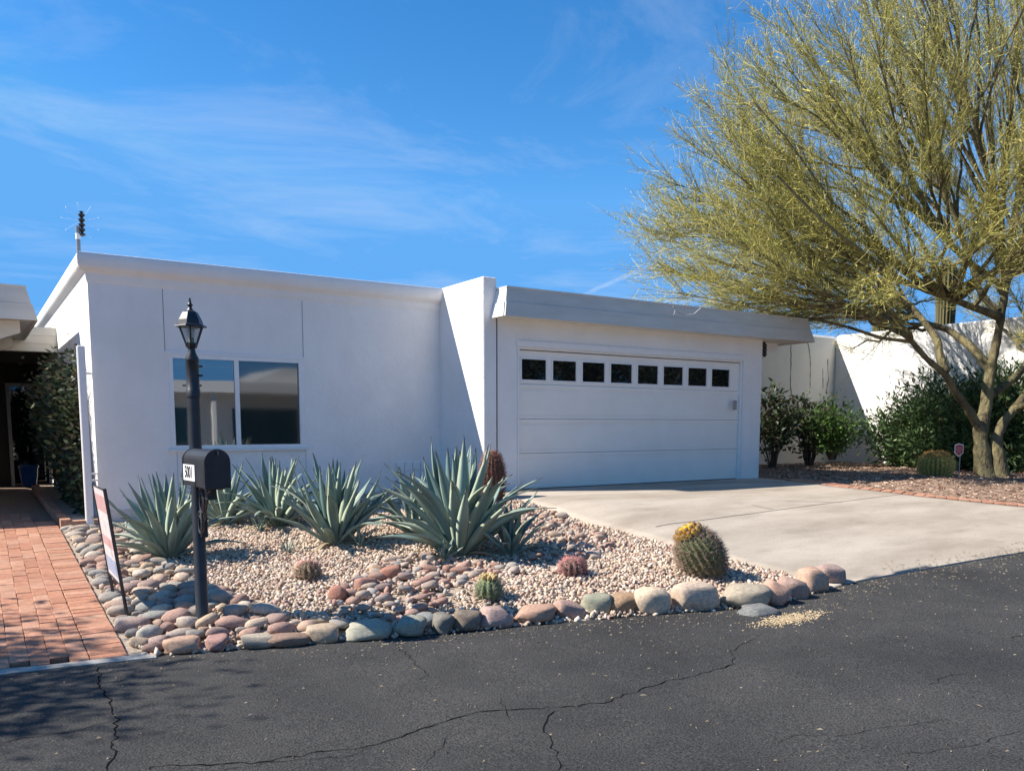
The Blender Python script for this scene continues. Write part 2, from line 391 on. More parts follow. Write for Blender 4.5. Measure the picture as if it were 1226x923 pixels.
def asphalt():
    m, n, b = new_mat('asphalt')
    b.inputs['Roughness'].default_value = 0.82; b.inputs['Specular IOR Level'].default_value = 0.3
    t = n.nodes.new('ShaderNodeTexCoord')
    def nz(scale, detail=5, rough=0.6):
        a = n.nodes.new('ShaderNodeTexNoise'); a.inputs['Scale'].default_value = scale; a.inputs['Detail'].default_value = detail; a.inputs['Roughness'].default_value = rough
        n.links.new(t.outputs['Object'], a.inputs['Vector']); return a.outputs[0]
    def ramp(src, p0, c0, p1, c1):
        r = n.nodes.new('ShaderNodeValToRGB'); r.color_ramp.elements[0].position = p0; r.color_ramp.elements[1].position = p1
        r.color_ramp.elements[0].color = (*c0, 1); r.color_ramp.elements[1].color = (*c1, 1); n.links.new(src, r.inputs[0]); return r.outputs[0]
    base = ramp(nz(0.55, 10, 0.68), 0.34, (0.024, 0.024, 0.024), 0.68, (0.062, 0.060, 0.057))
    fine = ramp(nz(85, 4, 0.75), 0.36, (0.32, 0.32, 0.32), 0.66, (2.0, 1.97, 1.93))
    mu = n.nodes.new('ShaderNodeMix'); mu.data_type = 'RGBA'; mu.blend_type = 'MULTIPLY'; mu.inputs[0].default_value = 1.0
    n.links.new(base, mu.inputs[6]); n.links.new(fine, mu.inputs[7])
    v = n.nodes.new('ShaderNodeTexVoronoi'); v.inputs['Scale'].default_value = 95; n.links.new(t.outputs['Object'], v.inputs['Vector'])
    sp = ramp(v.outputs['Color'], 0.88, (0, 0, 0), 0.97, (0.35, 0.35, 0.35))
    mi = n.nodes.new('ShaderNodeMix'); mi.data_type = 'RGBA'; mi.inputs[7].default_value = (0.20, 0.19, 0.175, 1)
    n.links.new(sp, mi.inputs[0]); n.links.new(mu.outputs[2], mi.inputs[6]); n.links.new(mi.outputs[2], b.inputs['Base Color'])
    bp = n.nodes.new('ShaderNodeBump'); bp.inputs['Strength'].default_value = 1.0; bp.inputs['Distance'].default_value = 0.012
    n.links.new(nz(85, 4, 0.65), bp.inputs['Height']); n.links.new(bp.outputs[0], b.inputs['Normal'])
    return m
M['asphalt'] = asphalt()

def glass_mat(name, c, ior, rough=0.02):
    m, n, b = new_mat(name)
    t = n.nodes.new('ShaderNodeTexCoord'); a = n.nodes.new('ShaderNodeTexNoise'); a.inputs['Scale'].default_value = 1.3
    n.links.new(t.outputs['Object'], a.inputs['Vector'])
    bp = n.nodes.new('ShaderNodeBump'); bp.inputs['Strength'].default_value = 0.02; bp.inputs['Distance'].default_value = 0.02
    n.links.new(a.outputs[0], bp.inputs['Height']); n.links.new(bp.outputs[0], b.inputs['Normal'])
    b.inputs['Base Color'].default_value = (*c, 1); b.inputs['Roughness'].default_value = rough; b.inputs['IOR'].default_value = ior
    return m
M['glass_teal'] = glass_mat('window_glass', (0.02, 0.055, 0.06), 2.9)
M['glass_dark'] = glass_mat('screened_glass', (0.018, 0.03, 0.028), 2.1, 0.04)
M['glass_garage'] = glass_mat('garage_glass', (0.006, 0.007, 0.008), 1.6)

def clear_glass():
    m, n, b = new_mat('lantern_glass'); o = n.nodes['Material Output']
    tr = n.nodes.new('ShaderNodeBsdfTransparent'); tr.inputs[0].default_value = (0.9, 0.92, 0.92, 1)
    gl = n.nodes.new('ShaderNodeBsdfGlossy'); gl.inputs['Roughness'].default_value = 0.08
    ms = n.nodes.new('ShaderNodeMixShader'); ms.inputs[0].default_value = 0.08
    n.links.new(tr.outputs[0], ms.inputs[1]); n.links.new(gl.outputs[0], ms.inputs[2]); n.links.new(ms.outputs[0], o.inputs[0])
    return m
M['clear_glass'] = clear_glass()

# ================================================================== SETTING
def grid_mesh(name, rows, mat, kind='structure', smooth=True):
    """rows: list of lists of points"""
    n = len(rows[0]); V = np.array([p for r in rows for p in r]); i = np.arange((len(rows) - 1) * n).reshape(-1, n)[:, :-1].ravel()
    Fc = np.stack([i, i + 1, i + n + 1, i + n], 1)
    o = np_mesh(name, V, Fc, mat, smooth=smooth)
    if kind: tag(o, kind=kind)
    return o

ground = grid_mesh('ground', [[(x, y, -1.0) for x in np.linspace(-500, 900, 15)] for y in np.linspace(-500, 900, 15)], M['dirt'])
xs = sorted(set(list(np.linspace(-12, 45, 115)) + EX))
road = grid_mesh('road', [[(x, -7.5 + (y_edge(x) + 0.12 + 7.5) * t, z_road(x)) for x in xs] for t in np.linspace(0, 1, 12)], M['asphalt'])

# left edge of the driveway (right edge of the gravel bed), as a curve x(y)
DL = [G(*p) for p in ((622, 598), (700, 625), (800, 651), (900, 677), (962, 692))]
DLy = [p.y for p in DL][::-1]; DLx = [p.x for p in DL][::-1]
def x_dl(y): return float(np.interp(y, DLy, DLx))
DR = [G(*p) for p in ((930, 577), (1000, 583.5), (1110, 596), (1226, 608))]
DRp = [(12.3, 10.33)] + [(p.x, p.y) for p in DR[1:]]
last = DRp[-1]; DRp.append((last[0] + 2.2, y_edge(last[0] + 2.2) + 0.0))
DRp.sort(key=lambda p: p[1])
def x_dr(y): return float(np.interp(y, [p[1] for p in DRp], [p[0] for p in DRp]))
def x_pe(y): return 0.83 + 0.03 * sst(6, 12, y)        # right edge of the brick path

def strip(name, xa, xb, ya, yb, nx, ny, mat, dz=0.0, wob=0.0):
    rows = []
    for j in range(ny + 1):
        r = []
        for i in range(nx + 1):
            u = i / nx; v = j / ny
            y0 = ya; x = xa(y0 + (yb - ya) * v) * (1 - u) + xb(y0 + (yb - ya) * v) * u
            yy = y0 + (yb - ya) * v
            r.append((x, yy, T(x, yy) + dz + wob * noise.noise((x * 6, yy * 6, 0))))
        rows.append(r)
    return grid_mesh(name, rows, mat)

# terrain under everything on the lots (bed soil), driveway slab, mulch
bed = strip('planting_bed', lambda y: x_pe(y) - 0.02, lambda y: x_dl(y) + 0.05 if y < 10.4 else 6.28, 4.4, 11.66, 70, 80, M['soil'], -0.012, 0.012)
def drive():
    ya = 4.3; rows = []
    ny, nx = 60, 40
    for j in range(ny + 1):
        y = ya + (10.60 - ya) * j / ny; r = []
        for i in range(nx + 1):
            x = x_dl(y) + (x_dr(y) - x_dl(y)) * i / nx
            yy = max(y, y_edge(x) + 0.02)
            r.append((x, yy, T(x, yy) + 0.012))
        r = [(r[0][0] - 0.002, r[0][1], r[0][2] - 0.1)] + r + [(r[-1][0] + 0.002, r[-1][1], r[-1][2] - 0.1)]
        rows.append(r)
    rows = [[(p[0], p[1] - 0.002, p[2] - 0.1) for p in rows[0]]] + rows
    return grid_mesh('driveway', rows, M['concrete'])
driveway = drive()
mulch = strip('mulch_bed', lambda y: max(12.26, x_dr(y) - 0.02) if y < 10.33 else 12.26, lambda y: 45.0, 4.9, 30, 120, 120, M['mulch'], -0.01, 0.05)
# neighbour's yard left of the path
yard = strip('side_yard', lambda y: -14.0, lambda y: x_pe(y) + 0.5 if y > 11.7 else x_pe(y) - 0.03, 6.1, 26, 30, 60, M['mortar'], -0.075)

def ground_line(name, px, w, mat, parent, dz=0.016, jitter=0.0, sub=6, onr=False, taper=False):
    pts = [on_road(*p) if onr else G(*p) for p in px]; out = []
    for i in range(len(pts) - 1):
        a, b = pts[i], pts[i + 1]; d = (b - a); s = Vector((-d.y, d.x, 0)).normalized() if d.length else Vector((1, 0, 0))
        k = max(1, int(d.length / sub)) if sub < 1 else sub
        for q in range(k):
            p = a + d * (q / k) + s * (random.uniform(-jitter, jitter) if (q or i) else 0)
            p.z = (z_road(p.x) if onr else T(p.x, p.y)) + dz; out.append(p)
    e = pts[-1].copy(); e.z = (z_road(e.x) if onr else T(e.x, e.y)) + dz; out.append(e)
    ws = [w * (random.uniform(0.35, 1.3) if jitter else 1) for _ in out]
    if taper: ws[0] *= 0.2; ws[-1] *= 0.2
    mb = MB(); mb.ribbon(out, ws); return mb.build(name, mat, parent, fix=False)

# cracks in the road
for px, w in (([(178, 923), (480 * 0 + 180, 918), (300, 913), (440, 893), (505, 873), (560, 855), (625, 848), (690, 846), (730, 839), (785, 819), (840, 806), (880, 795)], 0.016),
              ([(128, 923), (136, 895), (140, 862), (133, 838), (118, 818), (120, 798)], 0.018),
              ([(0, 890), (40, 882), (90, 875), (137, 862)], 0.012),
              ([(668, 923), (664, 900), (650, 872), (665, 850)], 0.014),
              ([(880, 795), (876, 780), (905, 763)], 0.008),
              ([(470, 770), (490, 785), (510, 808), (500, 815)], 0.009),
              ([(255, 923), (330, 912), (420, 905), (450, 893)], 0.008),
              ([(930, 890), (950, 880), (1010, 880), (1060, 870), (1100, 866), (1140, 862)], 0.006),
              ([(1085, 923), (1075, 905), (1150, 895), (1226, 872)], 0.006),
              ([(1110, 820), (1135, 810), (1160, 806)], 0.007), ([(1210, 764), (1226, 760)], 0.012),
              ([(510, 915), (530, 890), (535, 880)], 0.006), ([(610, 860), (600, 835)], 0.006)):
    ground_line('crack', px, w * .5, M['crack'], road, 0.003, 0.018, 0.045, True, True)
# joints of the driveway
for px in ([(785, 632), (840, 624), (950, 609), (1080, 592.5)], [(940, 601), (1008, 602.5)], [(900, 606), (925, 611)]):
    ground_line('control_joint', px, 0.012, M['crack_wall'], driveway, 0.0155, 0.0, 12)
# kerb strip in front of the brick path
kb = MB()
rows = []
for i in range(25):
    x = -4 + (0.98 + 4) * i / 24; y = y_edge(x); z = z_road(x)
    w = 0.055 + 0.012 * math.sin(i * 1.7)
    rows.append([(x, y - 0.015, z - 0.05), (x, y - 0.012, z + 0.006), (x, y + 0.012, z + 0.016), (x, y + w, z + 0.018), (x, y + w + 0.02, z - 0.05)])
kb.loft(rows, True, closed=True)
tag(kb.build('path_kerb', M['kerb']), kind='structure')

# ------------------------------------------------------------------ brick path
path = empty('brick_path', (0, 6, -0.6)); tag(path, kind='structure')
def brick_mesh(lx, ly, h=0.06, b=0.006, k=0):
    mb = MB(); mb.bbox(-lx / 2, lx / 2, -ly / 2, ly / 2, -h, 0, b)
    r = random.Random(k); mb.v = [(x + r.uniform(-.003, .003), y + r.uniform(-.003, .003), z) for x, y, z in mb.v]
    o = mb.build('brick', M['brick']); me = o.data; bpy.data.objects.remove(o); return me
BL = [brick_mesh(0.1125, 0.2265, b=.003, k=i) for i in range(4)]       # stretchers
BH = [brick_mesh(0.225, 0.1015, b=.003, k=9 + i) for i in range(4)]   # headers
def brick_col():
    t = random.random(); c = [(0.39, 0.19, 0.12), (0.41, 0.21, 0.135), (0.365, 0.175, 0.11), (0.42, 0.23, 0.155), (0.385, 0.19, 0.125)][int(t * 5)]
    k = random.uniform(0.98, 1.12); return (c[0] * k, c[1] * k, c[2] * k, 1)
def put_brick(me, x, y, z, rz=0.0, slope=0.0, parent=path):
    o = link('brick', me, None); o.color = brick_col()
    o.rotation_euler = (slope + random.uniform(-.006, .006), random.uniform(-.012, .012), rz + random.uniform(-.012, .012))
    o.location = Vector((x, y, z + random.uniform(-.003, .003)))
    return under(o, parent)
nb = 0
for k in range(-8, 0):
    cx = x_pe(8) - 0.232 + (k + 0.5) * 0.115 - 0.004; y = y_edge(cx) + 0.07 + (0.0 if k % 2 else 0.115)
    if k < -6 : ymax = 9.0
    else: ymax = 13.2
    while y < ymax and nb < 230:
        sl = math.atan2(T(cx, y + .2) - T(cx, y), .2)
        put_brick(random.choice(BL), cx + x_pe(y) - x_pe(8) + random.uniform(-.002, .002), y + 0.115, T(cx, y + .115) + 0.012, 0, sl); nb += 1
        y += 0.23
y = y_edge(.7) + .125
while y < 12.2:
    sl = math.atan2(T(.7, y + .2) - T(.7, y), .2)
    put_brick(random.choice(BH), x_pe(y) - 0.118, y, T(.7, y) + 0.012, 0, sl); y += 0.104
# brick strip edging the driveway on the right, header bricks
edge_strip = empty('brick_edging', (13, 9, 0)); tag(edge_strip, kind='structure')
pe = [Vector((12.3, 9.75, 0))] + [Vector((x_dr(y), y, 0)) for y in np.linspace(9.3, 5.6, 40)]
acc = 0.0; BH2 = [brick_mesh(0.34, 0.15, k=20 + i) for i in range(3)]
for a, b in zip(pe[:-1], pe[1:]):
    d = b - a; n_ = d.length
    while acc < n_:
        p = a + d * (acc / n_); nrm = Vector((-d.y, d.x, 0)).normalized()
        if nrm.x < 0: nrm = -nrm
        p = p + nrm * 0.19
        put_brick(random.choice(BH2), p.x, p.y, T(p.x, p.y) + 0.02, math.atan2(nrm.y, nrm.x), 0, edge_strip); acc += 0.158
    acc -= n_

# ------------------------------------------------------------------ stones
def rock_mesh(seed, sub=2, flat=0.55, blocky=0.3, rough=0.12):
    import bmesh
    bm = bmesh.new(); bmesh.ops.create_icosphere(bm, subdivisions=sub, radius=1.0)
    off = Vector((seed * 7.3, seed * 3.1, seed * 1.7))
    for v in bm.verts:
        p = v.co.copy()
        q = Vector([math.copysign(abs(c) ** (1 - blocky * 0.5), c) for c in p])
        k = 1 + rough * 2.2 * noise.noise(p * 0.9 + off) + rough * noise.noise(p * 2.3 + off)
        v.co = Vector((q.x, q.y, q.z * flat)) * k
    rc = random.Random(seed * 13 + 2)
    for _ in range(7 if blocky > .4 else 4):
        nn = Vector([rc.gauss(0, 1) for _ in range(3)]).normalized(); ext = max(v.co.dot(nn) for v in bm.verts); lim = ext * rc.uniform(.72, .9)
        for v in bm.verts:
            d_ = v.co.dot(nn) - lim
            if d_ > 0: v.co -= nn * d_ * .88
    me = bpy.data.meshes.new('stone'); bm.to_mesh(me); bm.free()
    me.polygons.foreach_set('use_smooth', [True] * len(me.polygons)); me.materials.append(M['stone']); return me
ROCKS = [rock_mesh(i, 2, random.uniform(0.42, 0.6), 0.2) for i in range(10)]
BOULD = [rock_mesh(30 + i, 3, 0.82, 0.62, 0.15) for i in range(8)]
STONE_COLS = [(0.47, 0.325, 0.24), (0.42, 0.265, 0.20), (0.50, 0.385, 0.285), (0.31, 0.275, 0.235), (0.285, 0.28, 0.25), (0.37, 0.23, 0.18), (0.50, 0.43, 0.345), (0.35, 0.245, 0.205), (0.52, 0.39, 0.265), (0.37, 0.335, 0.285), (0.44, 0.36, 0.29)]
def scol(pal=None):
    c = random.choice(pal or STONE_COLS); k = random.uniform(0.85, 1.15); return (c[0] * k, c[1] * k, c[2] * k, 1)

def in_poly(x, y, poly):
    c = False; j = len(poly) - 1
    for i in range(len(poly)):
        (xi, yi), (xj, yj) = poly[i], poly[j]
        if (yi > y) != (yj > y) and x < (xj - xi) * (y - yi) / (yj - yi) + xi: c = not c
        j = i
    return c
def gp(*px): return [tuple(G(*p)[:2]) for p in px]
COBBLE = gp((70, 634), (115, 632), (150, 640), (196, 672), (232, 690), (255, 704), (300, 727), (350, 738), (415, 744), (425, 757), (300, 772), (165, 784), (152, 780))
placed = []
def scatter(poly, n, rmin, rmax, gap=0.86, tries=9000, names=None, pal=None, bias=1.0, sink=0.25, flat=1.0):
    xs_ = [p[0] for p in poly]; ys_ = [p[1] for p in poly]; k = 0
    for _ in range(tries):
        if k >= n: break
        f = 1 - k / n
        r = rmin + (rmax - rmin) * (f ** bias) * random.uniform(0.75, 1.1)
        x = random.uniform(min(xs_), max(xs_)); y = random.uniform(min(ys_), max(ys_))
        if not in_poly(x, y, poly): continue
        if any((x - a) ** 2 + (y - b) ** 2 < (gap * (r + c)) ** 2 for a, b, c in placed): continue
        if x - r < x_pe(y) + 0.0 or x + r > x_dl(y): continue
        placed.append((x, y, r)); k += 1
        o = link('cobble', random.choice(ROCKS), bed); o.color = scol(pal)
        e = random.uniform(1.0, 1.55); a = random.uniform(-.6, .6) if random.random() < .7 else random.uniform(0, PI)
        o.scale = (r * e, r * random.uniform(0.82, 1.0), r * random.uniform(0.9, 1.25) * flat)
        o.rotation_euler = (random.uniform(-.22, .22), random.uniform(-.22, .22), a)
        o.location = (x, y, T(x, y) + r * (0.5 - sink) * flat)
    return k

# roadside boulders: (x0, x1, y0, y1) in the photograph, colour words, colour
PINK, MAUVE, TAN = (0.50, 0.33, 0.26), (0.36, 0.225, 0.21), (0.44, 0.34, 0.25)
GREY, BROWN, CREAM, ROSE = (0.29, 0.295, 0.27), (0.34, 0.235, 0.17), (0.58, 0.46, 0.38), (0.52, 0.405, 0.365)
BORDER = [(190, 240, 763, 784, 'smooth salmon pink', PINK), (238, 268, 763, 782, 'wedge shaped mauve', MAUVE), (283, 325, 762, 779, 'low tan grey', (0.40, 0.34, 0.28)),
          (319, 367, 761, 777, 'dark mauve brown flat', (0.26, 0.17, 0.15)), (363, 409, 748, 771, 'two toned tan and brown', TAN), (409, 466, 748, 769, 'long grey green', (0.37, 0.355, 0.31)),
          (467, 507, 740, 765, 'round grey green', GREY), (498, 522, 735, 758, 'small blue grey shadow-darkened', (0.24, 0.24, 0.24)), (516, 541, 734, 761, 'upright shadow-darkened', (0.19, 0.175, 0.165)), (538, 575, 731, 758, 'shadow-darkened brown', (0.20, 0.155, 0.13)),  # last three: mailbox shadow is put into the stone colour
          (571, 615, 729, 754, 'rounded mauve pink', (0.42, 0.30, 0.29)), (613, 664, 727, 749, 'long reddish brown', (0.42, 0.265, 0.205)), (661, 700, 721, 744, 'sloping pinkish brown', (0.42, 0.275, 0.24)),
          (694, 734, 711, 739, 'speckled grey green', (0.27, 0.275, 0.235)), (730, 771, 710, 737, 'brown sandstone', (0.335, 0.225, 0.145)), (763, 806, 702, 737, 'pale cream', CREAM), (805, 861, 697, 734, 'largest pale pink', ROSE),
          (864, 925, 702, 731, 'long grey tan split', (0.36, 0.32, 0.265)), (910, 948, 695, 726, 'leaning salmon pink', (0.48, 0.30, 0.245)), (936, 973, 693, 719, 'leaning smooth mauve', (0.38, 0.255, 0.23)), (957, 998, 681, 711, 'blocky pinkish tan', (0.46, 0.32, 0.25)), (980, 1014, 676, 702, 'rounded mauve end', (0.37, 0.265, 0.245))]
ORD = ['first', 'second', 'third', 'fourth', 'fifth', 'sixth', 'seventh', 'eighth', 'ninth', 'tenth', 'eleventh', 'twelfth', 'thirteenth', 'fourteenth', 'fifteenth', 'sixteenth', 'seventeenth', 'eighteenth', 'nineteenth', 'twentieth', 'twenty-first', 'twenty-second']
AWAY = Vector((math.sin(YAW), math.cos(YAW), 0))
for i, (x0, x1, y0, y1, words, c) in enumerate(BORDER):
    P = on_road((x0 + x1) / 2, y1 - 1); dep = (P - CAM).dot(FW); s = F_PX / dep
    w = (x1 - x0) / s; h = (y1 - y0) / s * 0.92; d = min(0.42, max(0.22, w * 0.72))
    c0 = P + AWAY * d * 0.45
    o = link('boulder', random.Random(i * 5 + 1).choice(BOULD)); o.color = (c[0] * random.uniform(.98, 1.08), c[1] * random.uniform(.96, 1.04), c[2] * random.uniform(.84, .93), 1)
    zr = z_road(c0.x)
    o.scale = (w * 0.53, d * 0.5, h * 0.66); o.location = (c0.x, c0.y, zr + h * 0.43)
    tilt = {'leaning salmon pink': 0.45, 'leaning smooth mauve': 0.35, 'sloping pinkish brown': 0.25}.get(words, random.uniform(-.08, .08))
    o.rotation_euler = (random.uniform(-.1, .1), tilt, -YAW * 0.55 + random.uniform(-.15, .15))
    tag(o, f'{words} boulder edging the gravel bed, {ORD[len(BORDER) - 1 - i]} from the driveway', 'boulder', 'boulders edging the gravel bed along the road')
    placed.append((c0.x, c0.y, max(w, d) * 0.42))
P = on_road(918, 735); o = link('boulder', BOULD[3]); o.color = (0.17, 0.175, 0.17, 1); o.scale = (0.17, 0.12, 0.05); o.location = (P.x, P.y + 0.06, P.z + 0.015); o.rotation_euler = (0, 0, -0.3)
tag(o, 'thin blue grey slab of stone lying on the road under the split boulder', 'stone')
# bricks of the low planter and dark stones handled below; now the cobbles
# second row just behind the boulders on the left, then the field of cobbles beside the path
nc = scatter(COBBLE, 168, 0.035, 0.100, 0.84, 40000, bias=0.8, sink=0.2)
CREEK1 = gp((428, 690), (450, 678), (500, 660), (540, 672), (600, 676), (640, 690), (600, 690), (545, 712), (520, 735), (470, 745), (425, 738), (400, 735), (398, 715))
CREEK2 = gp((598, 612), (635, 606), (700, 630), (745, 655), (725, 668), (660, 680), (610, 672), (640, 650))
REDS = [(0.42, 0.265, 0.205), (0.37, 0.215, 0.165), (0.45, 0.34, 0.27), (0.36, 0.30, 0.26), (0.48, 0.39, 0.32), (0.31, 0.225, 0.195), (0.40, 0.36, 0.315), (0.46, 0.36, 0.285)]
nc += scatter(CREEK1, 84, 0.030, 0.070, 0.82, 30000, pal=REDS, sink=-.12)
nc += scatter(CREEK2, 46, 0.032, 0.066, 0.86, 30000, pal=STONE_COLS[:3] + REDS[2:5], sink=-.12)
for px_, py_, r_, c_ in ((466, 691, 0.10, (0.36, 0.17, 0.115)), (437, 704, 0.09, (0.36, 0.19, 0.15)), (405, 715, 0.085, (0.44, 0.21, 0.15)), (452, 688, 0.075, (0.46, 0.31, 0.20))):
    p = G(px_, py_); o = link('cobble', random.choice(BOULD), bed); o.color = (*c_, 1); o.scale = (r_ * 1.2, r_, r_ * .9); o.rotation_euler = (.2, .3, random.uniform(0, 3)); o.location = (p.x, p.y, T(p.x, p.y) + r_ * .35)

# gravel: tens of thousands of small stones, one mesh
def gravel():
    t = (1 + 5 ** .5) / 2
    iv = np.array([(-1, t, 0), (1, t, 0), (-1, -t, 0), (1, -t, 0), (0, -1, t), (0, 1, t), (0, -1, -t), (0, 1, -t), (t, 0, -1), (t, 0, 1), (-t, 0, -1), (-t, 0, 1)]); iv /= np.linalg.norm(iv[0])
    fc = np.array([(0, 11, 5), (0, 5, 1), (0, 1, 7), (0, 7, 10), (0, 10, 11), (1, 5, 9), (5, 11, 4), (11, 10, 2), (10, 7, 6), (7, 1, 8), (3, 9, 4), (3, 4, 2), (3, 2, 6), (3, 6, 8), (3, 8, 9), (4, 9, 5), (2, 4, 11), (6, 2, 10), (8, 6, 7), (9, 8, 1)])
    N = 52000
    x = RNG.uniform(0.9, 7.2, N); y = RNG.uniform(4.5, 11.62, N)
    keep = []; zz = np.zeros(N)
    C1 = [COBBLE]
    for i in range(N):
        if x[i] < x_pe(y[i]) + .02 or x[i] > (x_dl(y[i]) - 0.02 if y[i] < 10.3 else 6.22): continue
        if y[i] < y_edge(x[i]) + 0.02: continue
        if in_poly(x[i], y[i], COBBLE) and RNG.random() < 0.7: continue
        if (in_poly(x[i], y[i], CREEK1) or in_poly(x[i], y[i], CREEK2)) and RNG.random() < 0.7: continue
        zz[i] = T(x[i], y[i]); keep.append(i)
    # a scatter of spilled stones on the road edge
    keep = np.array(keep); x = x[keep]; y = y[keep]; z = zz[keep]; n = len(keep)
    r = RNG.uniform(0.010, 0.021, n); r[RNG.random(n) < .08] *= 1.35
    creek = np.array([in_poly(a_, b_, CREEK1) or in_poly(a_, b_, CREEK2) for a_, b_ in zip(x, y)]); big = creek & (RNG.random(n) < .55); r[big] = RNG.uniform(.019, .034, big.sum())
    sc = np.stack([r * RNG.uniform(1.0, 1.5, n), r * RNG.uniform(.8, 1.1, n), r * RNG.uniform(.5, .85, n)], 1)
    q = RNG.normal(size=(n, 4)); q /= np.linalg.norm(q, axis=1)[:, None]
    w_, a, b, c = q.T
    R = np.stack([np.stack([1 - 2 * (b * b + c * c), 2 * (a * b - c * w_), 2 * (a * c + b * w_)], 1), np.stack([2 * (a * b + c * w_), 1 - 2 * (a * a + c * c), 2 * (b * c - a * w_)], 1), np.stack([2 * (a * c - b * w_), 2 * (b * c + a * w_), 1 - 2 * (a * a + b * b)], 1)], 1)
    V = iv[None] * sc[:, None, :] * (1 + RNG.normal(0, .13, (n, 12, 1)))
    V = np.einsum('nij,nkj->nki', R, V)
    V += np.stack([x, y, z + r * RNG.uniform(-.2, .7, n)], 1)[:, None, :]
    pal = np.array([(0.58, 0.49, 0.385), (0.63, 0.56, 0.46), (0.50, 0.40, 0.30), (0.54, 0.43, 0.335), (0.42, 0.315, 0.235), (0.68, 0.62, 0.53), (0.48, 0.325, 0.265), (0.33, 0.275, 0.235)])
    ci = RNG.choice(8, n, p=[.17, .14, .14, .14, .13, .06, .12, .10]); colr = pal[ci] * np.array((0.97, 0.925, 0.89)) * RNG.uniform(.85, 1.15, (n, 1))
    reds = np.array(REDS); colr[big] = reds[RNG.integers(0, len(reds), big.sum())] * RNG.uniform(.85, 1.15, (big.sum(), 1)); colr = np.repeat(colr, 12, 0)
    Fc = (fc[None] + (np.arange(n) * 12)[:, None, None]).reshape(-1, 3)
    o = np_mesh('gravel', V.reshape(-1, 3), Fc, M['gravel'], bed, False, colr)
    tag(o, 'tan and cream gravel covering the bed', kind='stuff'); return o
gravel()

# dry leaf litter and grit on the road
def litter():
    V = []; Fc = []; Cc = []
    def bit(p, L_, w_, a, c, h=0.004):
        d = Vector((math.cos(a), math.sin(a), 0)) * L_ / 2; s = Vector((-math.sin(a), math.cos(a), 0)) * w_ / 2; o = len(V)
        lift = random.uniform(0, .006)
        for q in (p - d - s, p + d - s * .4, p + d + s * .4, p - d + s): V.append((q.x, q.y, q.z + h))
        V.append((p.x, p.y, p.z + h + .004 + lift))
        Fc.extend([(o, o + 1, o + 4), (o + 1, o + 2, o + 4), (o + 2, o + 3, o + 4), (o + 3, o, o + 4)])
        k = random.uniform(.7, 1.2); Cc.extend([tuple(x * k for x in c)] * 5)
    cols = [(0.22, 0.175, 0.12), (0.18, 0.145, 0.105), (0.30, 0.255, 0.19), (0.15, 0.125, 0.10)]
    for _ in range(2400):
        x = random.uniform(-0.5, 13); ye = y_edge(x); t = random.random() ** 1.6
        y = ye - 0.02 - t * 4.2
        if random.random() < .45: y = ye - 0.02 - abs(random.gauss(0, .22))
        if x < 2.5 and random.random() < .5: continue
        p = Vector((x, y, z_road(x))); bit(p, random.uniform(.004, .030) * (1 if random.random() < .85 else 1.6), random.uniform(.002, .0042), random.uniform(0, PI), random.choice(cols), .003)
    q0 = on_road(945, 741)
    for _ in range(900):
        p = q0 + Vector((random.gauss(0, .17), random.gauss(0, .06), 0)); p.z = z_road(p.x)
        bit(p, random.uniform(.006, .026), .004, random.uniform(0, PI), random.choice([(0.46, 0.35, 0.20), (0.36, 0.27, 0.16), (0.52, 0.42, 0.28)]), .003)
    # some on driveway's road end and the mulch edge
    for _ in range(500):
        x = random.uniform(7.5, 14); y = y_edge(x) + abs(random.gauss(0, .12)); p = Vector((x, y, T(x, y) + .014)); bit(p, random.uniform(.01, .04), .005, random.uniform(0, PI), random.choice(cols))
    o = np_mesh('dry_litter', np.array(V), np.array(Fc), M['spine'], None, False, np.array(Cc))
    tag(o, 'dry straw coloured leaf litter and grit strewn over the asphalt', 'litter', kind='stuff')
litter()
# mulch chips under the tree
def chips():
    n = 20000; V = np.zeros((n, 4, 3)); colr = np.zeros((n, 4, 3))
    pal = np.array([(0.30, 0.19, 0.135), (0.43, 0.30, 0.22), (0.20, 0.13, 0.095), (0.52, 0.42, 0.33), (0.37, 0.235, 0.17)])
    for i in range(n):
        y = random.uniform(5.4, 13.8); x = random.uniform(max(12.4, x_dr(y) + .4), 19.8)
        a = random.uniform(0, 2 * PI); l = random.uniform(.010, .034); w = random.uniform(.005, .013); z = T(x, y) + .05 * noise.noise((x * 6, y * 6, 0)) + random.uniform(-.01, .015)
        d = np.array((math.cos(a), math.sin(a), random.uniform(-.4, .4))) * l; s = np.array((-math.sin(a), math.cos(a), random.uniform(-.6, .6))) * w
        p = np.array((x, y, z)); V[i] = (p - d - s, p + d - s, p + d + s, p - d + s); colr[i] = pal[random.randrange(5)] * random.uniform(.8, 1.2)
    o = np_mesh('bark_chips', V.reshape(-1, 3), np.arange(n * 4).reshape(-1, 4), M['spine'], mulch, False, colr.reshape(-1, 3)); tag(o, 'brown bark chips and dry leaves on the soil', kind='stuff')
chips()

# ================================================================== HOUSE
house = empty('house', (1.33, 11.65, -0.3))
tag(house, 'white stucco single storey house with flat parapet roof, attached garage and sloped fascia', 'house')
H = dict(x0=1.33, x1=6.27, y0=11.65, y1=20.5, zt=3.10)
WX0, WX1, WZ0, WZ1 = on_y(201, 423, 11.65).x, on_y(364, 429, 11.65).x, on_y(205, 538, 11.65).z, on_y(201, 423.5, 11.65).z

